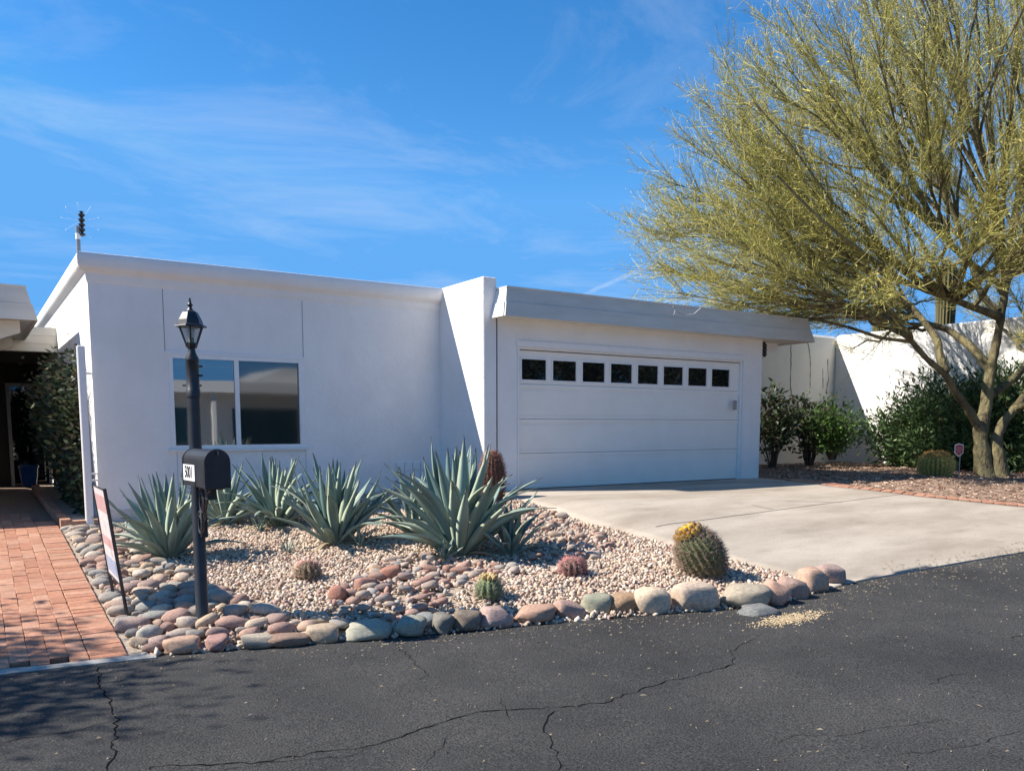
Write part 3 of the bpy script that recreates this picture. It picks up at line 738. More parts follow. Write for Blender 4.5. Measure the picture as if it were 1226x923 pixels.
def wall_with_hole(mb, x0, x1, z0, z1, y, th, hx0, hx1, hz0, hz1):
    # front face pieces butt end to end
    mb.box(x0, hx0, y, y + th, z0, z1); mb.box(hx1, x1, y, y + th, z0, z1)
    mb.box(hx0, hx1, y, y + th, z0, hz0); mb.box(hx0, hx1, y, y + th, hz1, z1)
mb = MB(); wall_with_hole(mb, H['x0'], H['x1'], -0.8, 2.74, H['y0'], 0.2, WX0, WX1, WZ0, WZ1)
mb.build('front_wall', M['stucco'], house)
mb = MB(); mb.box(H['x0'], H['x0'] + 0.2, H['y0'] + 0.2, H['y1'], -0.8, 2.74); mb.build('side_wall', M['stucco'], house)
mb = MB(); mb.box(H['x0'] + 0.2, 12.2, H['y1'] - 0.2, H['y1'], -0.8, 2.74); mb.build('back_wall', M['stucco'], house)
# parapet swept round three sides: (outset, z)
prof = [(0.0, 2.74), (0.006, 2.755), (0.014, 2.775), (0.020, 2.80), (0.023, 2.84), (0.026, 2.855), (0.036, 2.868), (0.064, 2.888), (0.094, 2.915), (0.11, 2.94), (0.113, 3.03), (0.108, 3.07), (0.095, 3.092), (0.06, 3.10), (-0.30, 3.10), (-0.30, 2.9)]
path_ = [((6.27, H['y0']), (0, -1)), ((H['x0'], H['y0']), (-1, -1)), ((H['x0'], H['y1']), (-1, 1)), ((6.27, H['y1']), (0, 1))]
mb = MB()
rings = []
for (cx, cy), (nx, ny) in path_:
    rings.append([(cx + nx * o_, cy + ny * o_, z) for o_, z in prof])
mb.loft(rings, False, closed=False)
par = mb.build('parapet', M['stucco'], house, smooth=True)
mb = MB(); mb.box(H['x0'] + 0.2, 6.3, H['y0'] + 0.2, H['y1'] - 0.2, 2.86, 2.92); mb.build('roof', M['roof'], house)
# fin wall between the room and the garage
GX1 = 12.24; GY = 10.33
mb = MB(); mb.bbox(6.27, 6.495, GY, 12.0, -0.5, 3.10, 0.012); mb.build('fin_wall', M['stucco'], house)
# garage front with door opening
DX0, DX1, DZ1 = 6.88, 11.74, 2.14
mb = MB()
mb.box(6.50, DX0, GY, GY + 0.2, -0.4, 2.60); mb.box(DX1, GX1, GY, GY + 0.2, -0.4, 2.60); mb.box(DX0, DX1, GY, GY + 0.2, DZ1, 2.60)
mb.build('garage_wall', M['stucco'], house)
mb = MB(); mb.box(GX1 - 0.2, GX1, GY + 0.2, 20.3, -0.4, 2.60); mb.build('garage_side_wall', M['stucco'], house)
mb = MB(); mb.box(6.4952, 6.5005, GY - 0.003, GY + 0.05, 0.0, 2.52); mb.box(6.491, 6.505, GY - 0.0035, GY + 0.02, 0.0, 2.515); mb.build('expansion_joint', M['joint'], house)
# vertical control joints in the front wall
for jx, z0, z1 in ((WX0 - 0.035, WZ1 + .03, 2.74), (WX1 - 0.01, WZ1 + .02, 2.74), (WX0 + .06, -.3, WZ0 - .02), (WX1 - 0.01, -.3, WZ0 - .02)):
    mb = MB(); mb.box(jx - 0.0035, jx + 0.0035, H['y0'] - 0.002, H['y0'] + 0.02, z0, z1); mb.build('control_joint', M['joint'] if z0 > 1 else M['joint_pale'], house)
for jy in (14.2, 17.0):
    mb = MB(); mb.box(H['x0'] - 0.002, H['x0'] + .02, jy - .005, jy + .005, -.3, 2.74); mb.build('control_joint', M['joint'], house)
mb = MB(); mb.box(H['x0'] - 0.004, 6.26, H['y0'] - 0.012, H['y0'], -0.8, -0.10); mb.build('base_course', noise_mat('dusty_base_stucco', (0.55, 0.50, 0.43), (0.74, 0.70, 0.64), scale=3, rough=.95, bump=.5, bump_scale=18, spec=.1, bump_dist=.012), house)

# window
win = under(empty('window', (WX0, H['y0'], WZ0)), house)
y0 = H['y0']; fw_ = 0.052
mb = MB()
mb.box(WX0, WX1, y0 - 0.012, y0 + .06, WZ1 - fw_, WZ1); mb.box(WX0, WX1, y0 - .012, y0 + .06, WZ0, WZ0 + fw_)
mb.box(WX0, WX0 + fw_, y0 - .0119, y0 + .06, WZ0 + fw_, WZ1 - fw_); mb.box(WX1 - fw_ * 1.6, WX1, y0 - .0119, y0 + .06, WZ0 + fw_, WZ1 - fw_)
mb.build('frame', M['paint'], win)
wm = on_y(284.5, 480, y0).x
mb = MB(); mb.box(wm - .030, wm + .030, y0 - .004, y0 + .055, WZ0 + fw_, WZ1 - fw_); mb.build('mullion', M['paint'], win)
mb = MB(); mb.box(WX0 - .05, WX1 + .02, y0 - .045, y0, WZ0 - .028, WZ0 - .002); mb.build('sill', M['paint'], win)
mb = MB(); mb.box(WX0 - .04, WX1 + .01, y0 - .018, y0, WZ1 + .002, WZ1 + .035); mb.build('head_trim', M['paint'], win)
mb = MB(); mb.box(WX0 + fw_ - .01, wm - .025, y0 + .022, y0 + .030, WZ0 + fw_ - .01, WZ1 - fw_ + .01); mb.build('pane', M['glass_teal'], win)
mb = MB(); mb.box(wm + .025, WX1 - fw_ * 1.6 + .01, y0 + .026, y0 + .034, WZ0 + fw_ - .01, WZ1 - fw_ + .01); mb.build('pane', M['glass_dark'], win)['label'] = 'darker pane behind an insect screen'

# pale vent block low in the front wall behind the largest agave
v0, v1 = on_y(474, 585, H['y0']), on_y(512, 552, H['y0'])
mb = MB(); mb.box(v0.x, v1.x, H['y0'] - .012, H['y0'] - .001, v0.z, v1.z); mb.build('wall_vent', M['stucco_far'], house)
for i in range(4):
    for j in range(3):
        w2, h2 = (v1.x - v0.x) / 4, (v1.z - v0.z) / 3
        mb = MB(); mb.bbox(v0.x + i * w2 + .006, v0.x + (i + 1) * w2 - .006, H['y0'] - .03, H['y0'] - .0122, v0.z + j * h2 + .006, v0.z + (j + 1) * h2 - .006, .004); mb.build('vent_tile', M['paint'], house)

# garage door: four sections, the top one glazed
gd = under(empty('garage_door', (DX0, GY, 0)), house)
yd = GY + 0.075; zs = [0.02, 0.56, 1.08, 1.60, 2.10]
for k in range(4):
    a, b = zs[k] + .0018, zs[k + 1] - .0018
    mb = MB()
    if k < 3:
        # face with a raised field and ribs along the joints
        mb.box(DX0 + .012, DX1 - .012, yd, yd + .045, a, b)
        mb.box(DX0 + .02, DX1 - .02, yd - .012, yd + .001, a + .004, a + .045); mb.box(DX0 + .02, DX1 - .02, yd - .012, yd + .001, b - .055, b - .004)
        mb.box(DX0 + .05, DX1 - .05, yd - .008, yd + .001, a + .075, b - .085)
        mb.build('door_section', M['door_paint'], gd)
    else:
        sec = mb; n8 = 8
        wx0 = on_y(623.9, 440, yd).x; wx1 = on_y(873.2, 450, yd).x; wz0 = on_y(623.9, 454.7, yd).z; wz1 = on_y(623.9, 429.2, yd).z
        pitch = (wx1 - wx0 + 0.118) / 8; ww = pitch - 0.118
        xs0 = [wx0 + i * pitch for i in range(8)]
        mb.box(DX0 + .012, DX1 - .012, yd, yd + .045, a, wz0); mb.box(DX0 + .012, DX1 - .012, yd, yd + .045, wz1, b)
        edges = [DX0 + .012] + [v for x in xs0 for v in (x, x + ww)] + [DX1 - .012]
        for i in range(0, len(edges), 2): mb.box(edges[i], edges[i + 1], yd, yd + .045, wz0, wz1)
        secO = mb.build('door_section', M['door_paint'], gd)
        for x in xs0:
            f = MB(); e = .022
            f.box(x - e, x + ww + e, yd - .012, yd - .001, wz0 - e, wz0 + .006); f.box(x - e, x + ww + e, yd - .012, yd - .001, wz1 - .006, wz1 + e)
            f.box(x - e, x + .006, yd - .0119, yd - .001, wz0 + .006, wz1 - .006); f.box(x + ww - .006, x + ww + e, yd - .0119, yd - .001, wz0 + .006, wz1 - .006)
            f.build('window_frame', M['paint'], gd)
            g = MB(); g.box(x + .001, x + ww - .001, yd + .012, yd + .02, wz0 + .001, wz1 - .001); g.build('pane', M['glass_garage'], gd)
mb = MB(); mb.box(DX0 + .02, DX1 - .02, yd + .046, yd + .05, .03, zs[3]); mb.build('backing', M['door_paint'], gd)
mb = MB(); mb.box(DX0 + .012, DX1 - .012, yd + .004, yd + .03, -.004, .022); mb.build('bottom_seal', M['black'], gd)
mb = MB()
mb.box(DX0, DX0 + .03, GY + .02, GY + .074, 0, DZ1 - .03); mb.box(DX1 - .03, DX1, GY + .02, GY + .074, 0, DZ1 - .03); mb.box(DX0, DX1, GY + .02, GY + .074, DZ1 - .03, DZ1)
mb.build('door_stop', M['paint'], house)
mb = MB()
mb.box(DX0 - .03, DX0, GY - .014, GY - .002, 0.03, DZ1 - .002); mb.box(DX1, DX1 + .04, GY - .014, GY - .002, .03, DZ1 - .002); mb.box(DX0 - .05, DX1 + .06, GY - .022, GY - .002, DZ1, DZ1 + .09)
mb.build('door_trim', M['paint'], house)
kp = on_y(879, 485, GY - .02)
mb = MB(); mb.bbox(kp.x - .045, kp.x + .045, GY - .05, GY - .015, kp.z - .085, kp.z + .085, .01); mb.build('keypad', M['grey_plastic'], house)

# flat garage roof with a sloped two-board fascia on three sides
def mansard(x0t, x1t, yft, yback, zt, zb, name_parent, mat, lean=0.10, ends=(True, True), end_mat=None):
    zm = (zt + zb) / 2 - .01
    def face(z):
        k = (zt - z) / (zt - zb) * lean
        return x0t - k, x1t + k, yft - k
    for (za, zbm, off, nm) in ((zt - .035, zm, 0.0, 'fascia_board'), (zm - .003, zb, 0.012, 'fascia_board')):
        a = face(za); b = face(zbm)
        mb = MB(); th = .03; o = off
        # front
        def panel(p, q, r, s, nrm):
            n_ = Vector(nrm); P_ = [Vector(v) + n_ * o for v in (p, q, r, s)]; I_ = [v - n_ * th for v in P_]
            mb.loft([[tuple(v) for v in P_], [tuple(v) for v in I_]], True)
        panel((a[0], a[2], za), (a[1], a[2], za), (b[1], b[2], zbm), (b[0], b[2], zbm), (0, -1, 0))
        mb.build(nm, mat, name_parent)
        if ends[1]:
            mb = MB(); panel((a[1], a[2] + th, za), (a[1], yback, za), (b[1], yback, zbm), (b[1], b[2] + th, zbm), (1, 0, 0)); mb.build(nm, mat, name_parent)
        if ends[0]:
            mb = MB(); panel((a[0], a[2] + th, za), (a[0], min(yback, GY - .002) if x0t > 5 else yback, za), (b[0], min(yback, GY - .002) if x0t > 5 else yback, zbm), (b[0], b[2] + th, zbm), (-1, 0, 0)); mb.build(nm, end_mat or mat, name_parent)
    mb = MB(); mb.box(x0t - .012, x1t + .012, yft - .012, yback, zt - .034, zt); mb.build('drip_edge', mat, name_parent)
    f = face(zb)
    mb = MB(); mb.box(f[0] + .02, f[1] - .02, f[2] + .02, yback, zb + .015, zb + .05); mb.build('soffit', M['soffit'], name_parent)
roofG = under(empty('garage_roof', (9, 12, 2.6)), house)
FX0 = on_y(607, 342, 10.06).x; FZT = on_y(607, 342.2, 10.06).z; FZB = on_y(603.8, 377.6, 9.96).z; FX1 = on_y(966.6, 382.3, 10.06).x
mansard(FX0, FX1, 10.06, 20.4, FZT, FZB, roofG, M['fascia'], 0.10, (True, True), M['fascia_end_sunlit'])
mb = MB(); mb.box(6.5, GX1, GY + .002, 20.3, 2.60, FZT - .04); mb.build('roof_core', M['roof'], roofG)
# tapered outrigger beam at the garage corner and the iron ornament on it
mb = MB(); mb.prism([(GX1 + .002, 2.14), (GX1 + .1, 2.15), (FX1 - .16, 2.42), (FX1 - .16, FZB + .012), (GX1 + .002, FZB + .012)], 'y', GY + .25, GY + .40); mb.build('outrigger_beam', M['paint'], house)
orn = empty('wall_ornament', (GX1 + .07, GY + .2, 2.2)); tag(orn, 'small black iron scroll ornament hanging under the garage eave', 'ornament')
mb = MB()
oc = on_y(915.5, 419, GY + .21)
for k in range(3):
    mb.tube([(oc.x + .045 * math.cos(a), oc.y, oc.z + (k - 1) * .075 + .04 * math.sin(a)) for a in np.linspace(0, 2 * PI, 13)], .012, 6)
mb.tube([(oc.x, oc.y, oc.z - .13), (oc.x, oc.y, oc.z + .2)], .012, 6); mb.build('scroll', M['black'], orn)
mb = MB(); mb.box(oc.x - .012, oc.x + .012, oc.y, oc.y + .06, oc.z + .12, oc.z + .15); mb.build('hook', M['black'], orn)

# trellis post beside the house corner, with brackets to the side wall
tp_ = on_y(100, 414, 11.46); tq = on_y(107, 614, 11.46)
post = empty('trellis_post', (tq.x, 11.46, -.3)); tag(post, 'slim white square post standing just off the house corner by the vine', 'post')
mb = MB(); mb.bbox(tq.x - .045, tq.x + .045, 11.42, 11.50, -.34, tp_.z, .012); mb.build('shaft', M['paint'], post)
for zz in (on_y(105, 446, 11.46).z, on_y(112, 568, 11.46).z, on_y(112, 576, 11.46).z):
    mb = MB(); mb.box(tq.x + .045, 1.33, 11.665, 11.69, zz - .012, zz + .012); mb.box(tq.x + .02, tq.x + .045, 11.50, 11.69, zz - .012, zz + .012); mb.build('bracket', M['paint'], post)

# television antenna on the roof
ab = on_y(94, 315, 15.0); at_ = on_y(97.3, 253, 15.0); ar = on_y(95.5, 276, 15.0)
ant = empty('roof_antenna', (ab.x, 15.0, 2.92)); tag(ant, 'thin grey mast with dark stubby antenna elements standing on the house roof', 'antenna')
mb = MB(); mb.tube([(ab.x, 15, 2.9), (ar.x - .03, 15, ar.z - .1), (ar.x - .03, 15, ar.z + .06)], .032, 10); mb.build('mast', M['grey_metal'], ant, True)
mb = MB(); mb.tube([(ar.x - .03, 15, ar.z - .14), (ar.x - .03, 15, ar.z - .05)], .036, 10); mb.build('mast_collar', M['label_white'], ant, True)
mb = MB(); mb.tube([(ar.x + .03, 15, ar.z - .06), (at_.x, 15, at_.z)], .018, 8); mb.tube([(ar.x - .03, 15, ar.z), (ar.x + .03, 15, ar.z)], .015, 6); mb.build('boom', M['black'], ant)
for k in range(5):
    z = ar.z - .04 + (at_.z - ar.z) * k / 4
    mb = MB(); mb.lathe([(.01, -.05), (.045, -.035), (.05, -.01), (.015, .01), (.038, .03), (.01, .04)], 10, (ar.x + .03 + (at_.x - ar.x - .03) * k / 4, 15, z)); mb.build('element', M['black'], ant)
ring_c = Vector((ar.x + .02, 15, (ar.z + at_.z) / 2))
for k in range(9):
    a = k * 2 * PI / 9 + .3; e = ring_c + Vector((.27 * math.cos(a), 0, .27 * math.sin(a)))
    mb = MB(); mb.tube([ring_c, e], .0012, 4)
    mb.add([e + Vector(v) * .009 for v in ((1, 0, 0), (-1, 0, 0), (0, 1, 0), (0, -1, 0), (0, 0, 1), (0, 0, -1))], [(0, 2, 4), (2, 1, 4), (1, 3, 4), (3, 0, 4), (2, 0, 5), (1, 2, 5), (3, 1, 5), (0, 3, 5)])
    mb.build('director_rod', M['label_white'], ant)

# ------------------------------------------------------------------ neighbour's roof and entry on the left
nb_ = empty('neighbour_house', (-3, 14, -.3)); tag(nb_, 'neighbouring low house with grey sloped fascia roof over the brick path', 'house')
NX, NY = on_y(30, 342, 13.1).x, 13.1
NZT, NZB = on_y(30, 342, 13.1).z, on_y(47, 384, 13.0).z
mansard(-7.0, NX, NY, 19.5, NZT, NZB, nb_, M['fascia'], 0.11, (False, True))
mb = MB(); mb.box(-7, NX - .1, NY + .06, 19.5, NZB + .06, NZT - .04); mb.build('roof_core', M['roof'], nb_)
for yb, zt_ in ((13.25, NZB + .01), (15.6, NZB + .01)):
    mb = MB(); mb.prism([(-7, zt_ - .42), (NX - .75, zt_ - .42), (NX - .08, zt_ - .16), (NX - .08, zt_), (-7, zt_)], 'y', yb, yb + .13); mb.build('outrigger_beam', M['beige'], nb_)
mb = MB(); mb.box(-7, -.45, 14.2, 19.4, -.5, NZB); mb.build('wall', M['stucco_far'], nb_)
# entry canopy between the houses
en = empty('entry_porch', (.5, 16, -.2)); tag(en, 'dark recessed entry porch with beige fascia between the two houses', 'porch')
c0 = on_y(25, 420, 16.0); c1 = on_y(68, 392, 16.0)
mb = MB(); mb.prism([(16.0, c0.z), (16.12, c1.z), (16.2, c1.z), (16.2, c0.z)], 'x', -.45, 1.325); mb.build('fascia_board', M['beige'], en)
for zz in np.linspace(c0.z, c1.z, 4)[1:3]:
    k = (zz - c0.z) / (c1.z - c0.z) * .12
    mb = MB(); mb.box(-.45, 1.324, 16.0 + k - .008, 16.0 + k + .02, zz - .008, zz + .004); mb.build('fascia_batten', M['beige'], en)
mb = MB(); mb.box(-.45, 1.325, 16.2, 20.0, c0.z + .03, c1.z - .02); mb.build('roof', M['shade_soil_dark'], en)
mb = MB(); mb.box(-.45, 1.325, 19.6, 19.8, -.5, c0.z + .03); mb.build('back_wall', M['shade_soil_dark'], en)  # recess shade is put into the near-black wall colour
d0 = on_y(18, 575, 19.5); d1 = on_y(37, 459, 19.5)
fr = MB(); fr.box(d0.x - .06, d0.x, 19.5, 19.598, -.3, d1.z); fr.box(d0.x, d0.x + .75, 19.5, 19.598, d1.z - .06, d1.z); fr.box(d0.x + .75, d0.x + .81, 19.5, 19.598, -.3, d1.z)
fr.build('door_frame', M['grey_plastic'], en)
mb = MB(); mb.box(d0.x, d0.x + .75, 19.55, 19.597, -.3, d1.z - .06); mb.build('door_glass', M['glass_garage'], en)
# planter along the side wall: low brick edge, pale pebbles
pl = empty('brick_planter_edge', (.9, 11.6, -.3)); tag(pl, 'low red brick edge of the vine planter beside the path', 'planter')
for i in range(26):
    y = 11.55 + i * .215; o = link('brick', BL[i % 4], pl); o.color = brick_col(); o.rotation_euler = (0, 0, 0); o.location = (.93, y, T(.8, y) + .10); o.scale = (1, .95, 1.9)
for i in range(2):
    x = 1.07 + i * .22; o = link('brick', BL[i % 4], pl); o.color = brick_col(); o.rotation_euler = (0, 0, PI / 2); o.location = (x, 11.49, T(.8, 11.5) + .08); o.scale = (1, .95, 1.9)
mb = MB(); mb.box(.985, 1.33, 11.55, 19.5, -.5, -.20); tag(mb.build('planter_soil', M['soil']), kind='structure')
pk = G(47, 578)
pot = empty('flower_pot', (.90, 18.2, T(.8, 18.2))); tag(pot, 'blue glazed pot standing in the shaded entry', 'pot')
pz = T(.8, 18.2)
mb = MB(); mb.lathe([(.09, 0), (.12, .02), (.15, .2), (.16, .34), (.175, .36), (.175, .40), (.15, .40), (.14, .33)], 24, (.90, 18.2, pz)); mb.build('vessel', M['blue_pot'], pot, True)
mb = MB(); mb.lathe([(.0, .33), (.14, .335)], 16, (.90, 18.2, pz), cap=False); mb.build('soil', M['shade_soil_dark'], pot)

# ------------------------------------------------------------------ courtyard wall and neighbour's wall on the right
CW = empty('courtyard_wall', (16, 14.3, 0)); tag(CW, 'grey shaded stucco wall with vertical cracks behind the shrubs beside the garage', 'wall')
WXR = 19.9; ZC = 3.40
mb = MB(); mb.bbox(12.24, WXR + .1, 14.3, 14.55, -.6, ZC, .06); mb.build('panel', M['stucco_far'], CW)
for px in ([(947, 402), (947, 430), (946.5, 455), (947, 472)], [(964, 402), (969, 416), (970, 430), (970, 455), (970, 470)], [(985, 441), (985, 465)], [(991, 430), (991.5, 455), (989, 470)]):
    pts = [on_y(a + random.uniform(-.5, .5), b, 14.297) for a, b in px]; q = []
    for a, b in zip(pts[:-1], pts[1:]):
        for t in np.linspace(0, 1, 6)[:-1]: q.append(a.lerp(b, t) + Vector((random.uniform(-.012, .012), 0, 0)))
    q.append(pts[-1]); mb = MB(); mb.ribbon(q, [random.uniform(.012, .035) for _ in q], Vector((0, 1, 0))); mb.build('crack', M['crack_wall'], CW, fix=False)
NW = empty('boundary_wall', (WXR, 9, 0)); tag(NW, 'sunlit white stucco wall dappled by tree shadows behind the oleander hedge', 'wall')
mb = MB(); mb.bbox(WXR, WXR + .3, 6.9, 14.298, -.6, ZC + .02, .04); mb.build('panel', M['stucco'], NW)

# ================================================================== AGAVES
def agave_leaf(seed, curve, width=0.13, dry=False):
    """unit leaf along +Z, length 1, channel facing -Y; colour in the 'Col' attribute"""
    r = random.Random(seed); n = 12; V = []; C_ = []; Fc = []
    def wprof(t):
        return width * (0.62 + 0.5 * math.sin(min(1, t / .62) * PI / 2) - .12) * (1 - max(0, (t - .45) / .55) ** 1.55) if t < .985 else .002
    wave = r.uniform(0, 6); twist = r.uniform(-.25, .25)
    tint = r.uniform(.9, 1.12)
    for i in range(n + 1):
        t = i / n; w = wprof(t) / 2
        bend = curve * t * t; y = math.sin(bend) * t * .55; z = t * (1 - .12 * abs(curve) * t)
        ct, st_ = math.cos(twist * t), math.sin(twist * t)
        th = .030 * (1 - t) ** .8 + .003
        fold = .42 * (1 - .3 * t)
        wav = .006 * math.sin(wave + 14 * t)
        prof = [(-1, fold * w + wav), (-.55, fold * w * .35), (0, 0), (.55, fold * w * .35), (1, fold * w - wav), (.5, -th * .8), (0, -th), (-.5, -th * .8)]
        for j, (u, d) in enumerate(prof):
            x = u * w; yy = -d
            V.append((x * ct - yy * st_, y + x * st_ + yy * ct, z))
            base = np.array((0.14, 0.22, 0.205)) * tint
            if j in (0, 4): base = np.array((0.40, 0.44, 0.31)) * tint
            base = base * (1 + .18 * math.sin(9 * t + u * 2 + wave)) if j not in (0, 4) else base
            if t < .14: base = base * (t / .14) + np.array((0.38, 0.40, 0.26)) * (1 - t / .14)
            if t > .965: base = np.array((0.05, 0.03, 0.025))
            if dry: base = np.array((0.34, 0.27, 0.17)) * (.7 + .5 * abs(math.sin(5 * t + wave + u)))
            C_.append(base)
    for i in range(n):
        for j in range(8):
            k = (j + 1) % 8; Fc.append((i * 8 + j, i * 8 + k, (i + 1) * 8 + k, (i + 1) * 8 + j))
    o = np_mesh('leaf', np.array(V), np.array(Fc), M['agave'], None, True, np.array(C_)); me = o.data; bpy.data.objects.remove(o)
    import bmesh
    bm = bmesh.new(); bm.from_mesh(me); bmesh.ops.recalc_face_normals(bm, faces=bm.faces); bm.to_mesh(me); bm.free()
    return me
LEAVES = [agave_leaf(i, c, w) for i, (c, w) in enumerate([(0.1, .122), (0.35, .136), (0.55, .13), (-.2, .118), (0.2, .145), (0.8, .122), (0.0, .126), (0.4, .14)])]
DRY = [agave_leaf(40, 1.3, .09, True), agave_leaf(41, 0.9, .08, True)]
AG_GROUP = 'agaves growing in the gravel bed'
def agave(px, py, h, n, label, seed, spread=1.0, lean=(0, 0), wide=1.0, group=AG_GROUP):
    r = random.Random(seed); p = G(px, py); z = T(p.x, p.y) - .01
    a = empty('agave', (p.x, p.y, z)); tag(a, label, 'agave', group)
    for i in range(n):
        f = (i + .5) / n                               # 0 inner .. 1 outer
        tilt = (math.radians(6) + math.radians(60) * f ** 1.05) * spread * r.uniform(.85, 1.15)
        az = i * 2.39996 + r.uniform(-.3, .3)
        Ln = h * (1.0 - .22 * f ** 2 + r.uniform(-.09, .09)) * (0.92 if f < .15 else 1)
        o = link('leaf', LEAVES[r.randrange(len(LEAVES))] if f > .25 else LEAVES[r.choice([0, 3, 6])]); o.parent = a
        Rm = Matrix.Rotation(az, 4, 'Z') @ Matrix.Rotation(-tilt, 4, 'X') if False else Matrix.Rotation(az, 4, 'Z') @ Matrix.Rotation(-tilt, 4, 'X')
        loc = Matrix.Rotation(az, 4, 'Z') @ Vector((0, .012 + .05 * f * h, 0.02))
        o.rotation_mode = 'XYZ'
        o.rotation_euler = (Rm @ Matrix.Rotation(r.uniform(-.2, .2), 4, 'Z')).to_euler()
        o.location = loc; o.scale = (Ln * wide, Ln * wide, Ln)
        if f > .9 and h > .5 and r.random() < .6: o.data = r.choice(DRY); o.scale = (Ln * .9, Ln * .9, Ln * .7); o.rotation_euler = (Matrix.Rotation(az, 4, 'Z') @ Matrix.Rotation(-math.radians(r.uniform(72, 88)), 4, 'X')).to_euler()
    # leaf bases form a short heart
    mb = MB(); mb.lathe([(.03 * h, -.03), (.085 * h, .0), (.09 * h, .05 * h), (.05 * h, .16 * h), (.01, .3 * h)], 10); c = mb.build('heart', None, None, True)
    cc = c.data.color_attributes.new('Col', 'FLOAT_COLOR', 'POINT'); cc.data.foreach_set('color', [v for _ in c.data.vertices for v in (.30, .33, .20, 1)]); c.data.materials.append(M['agave']); c.parent = a
    return a
agave(550, 664, 1.16, 62, 'largest blue green agave in the bed, spreading wide in front of the fin wall', 1, 1.0)
agave(612, 664, 0.58, 26, 'dark low agave offset growing against the right flank of the largest agave', 2, 1.1)
agave(497, 640, 0.78, 28, 'agave half hidden behind the left side of the largest agave', 3, 1.05)
agave(402, 652, .97, 50, 'upright agave with tight leaves between the window corner and the largest agave', 4, 0.92)
agave(333, 630, 0.9, 48, 'wide agave under the right half of the window', 5, 1.02)
agave(270, 628, 0.8, 30, 'pale agave behind the mailbox post beneath the window', 6, 1.0)
agave(203, 668, 0.92, 46, 'agave beside the cobbles between the house corner and the mailbox post', 7, 0.98)
agave(345, 663, 0.17, 12, 'tiny agave seedling in the gravel under the window', 8, 0.9, wide=.8)
agave(312, 636, 0.24, 12, 'small agave pup at the foot of the wide window agave', 9, 1.0)
agave(432, 655, 0.26, 12, 'small shaded agave pup right of the upright agave', 10, 1.05)
agave(533, 672, 0.25, 13, 'small agave pup in front of the largest agave', 12, 1.1)

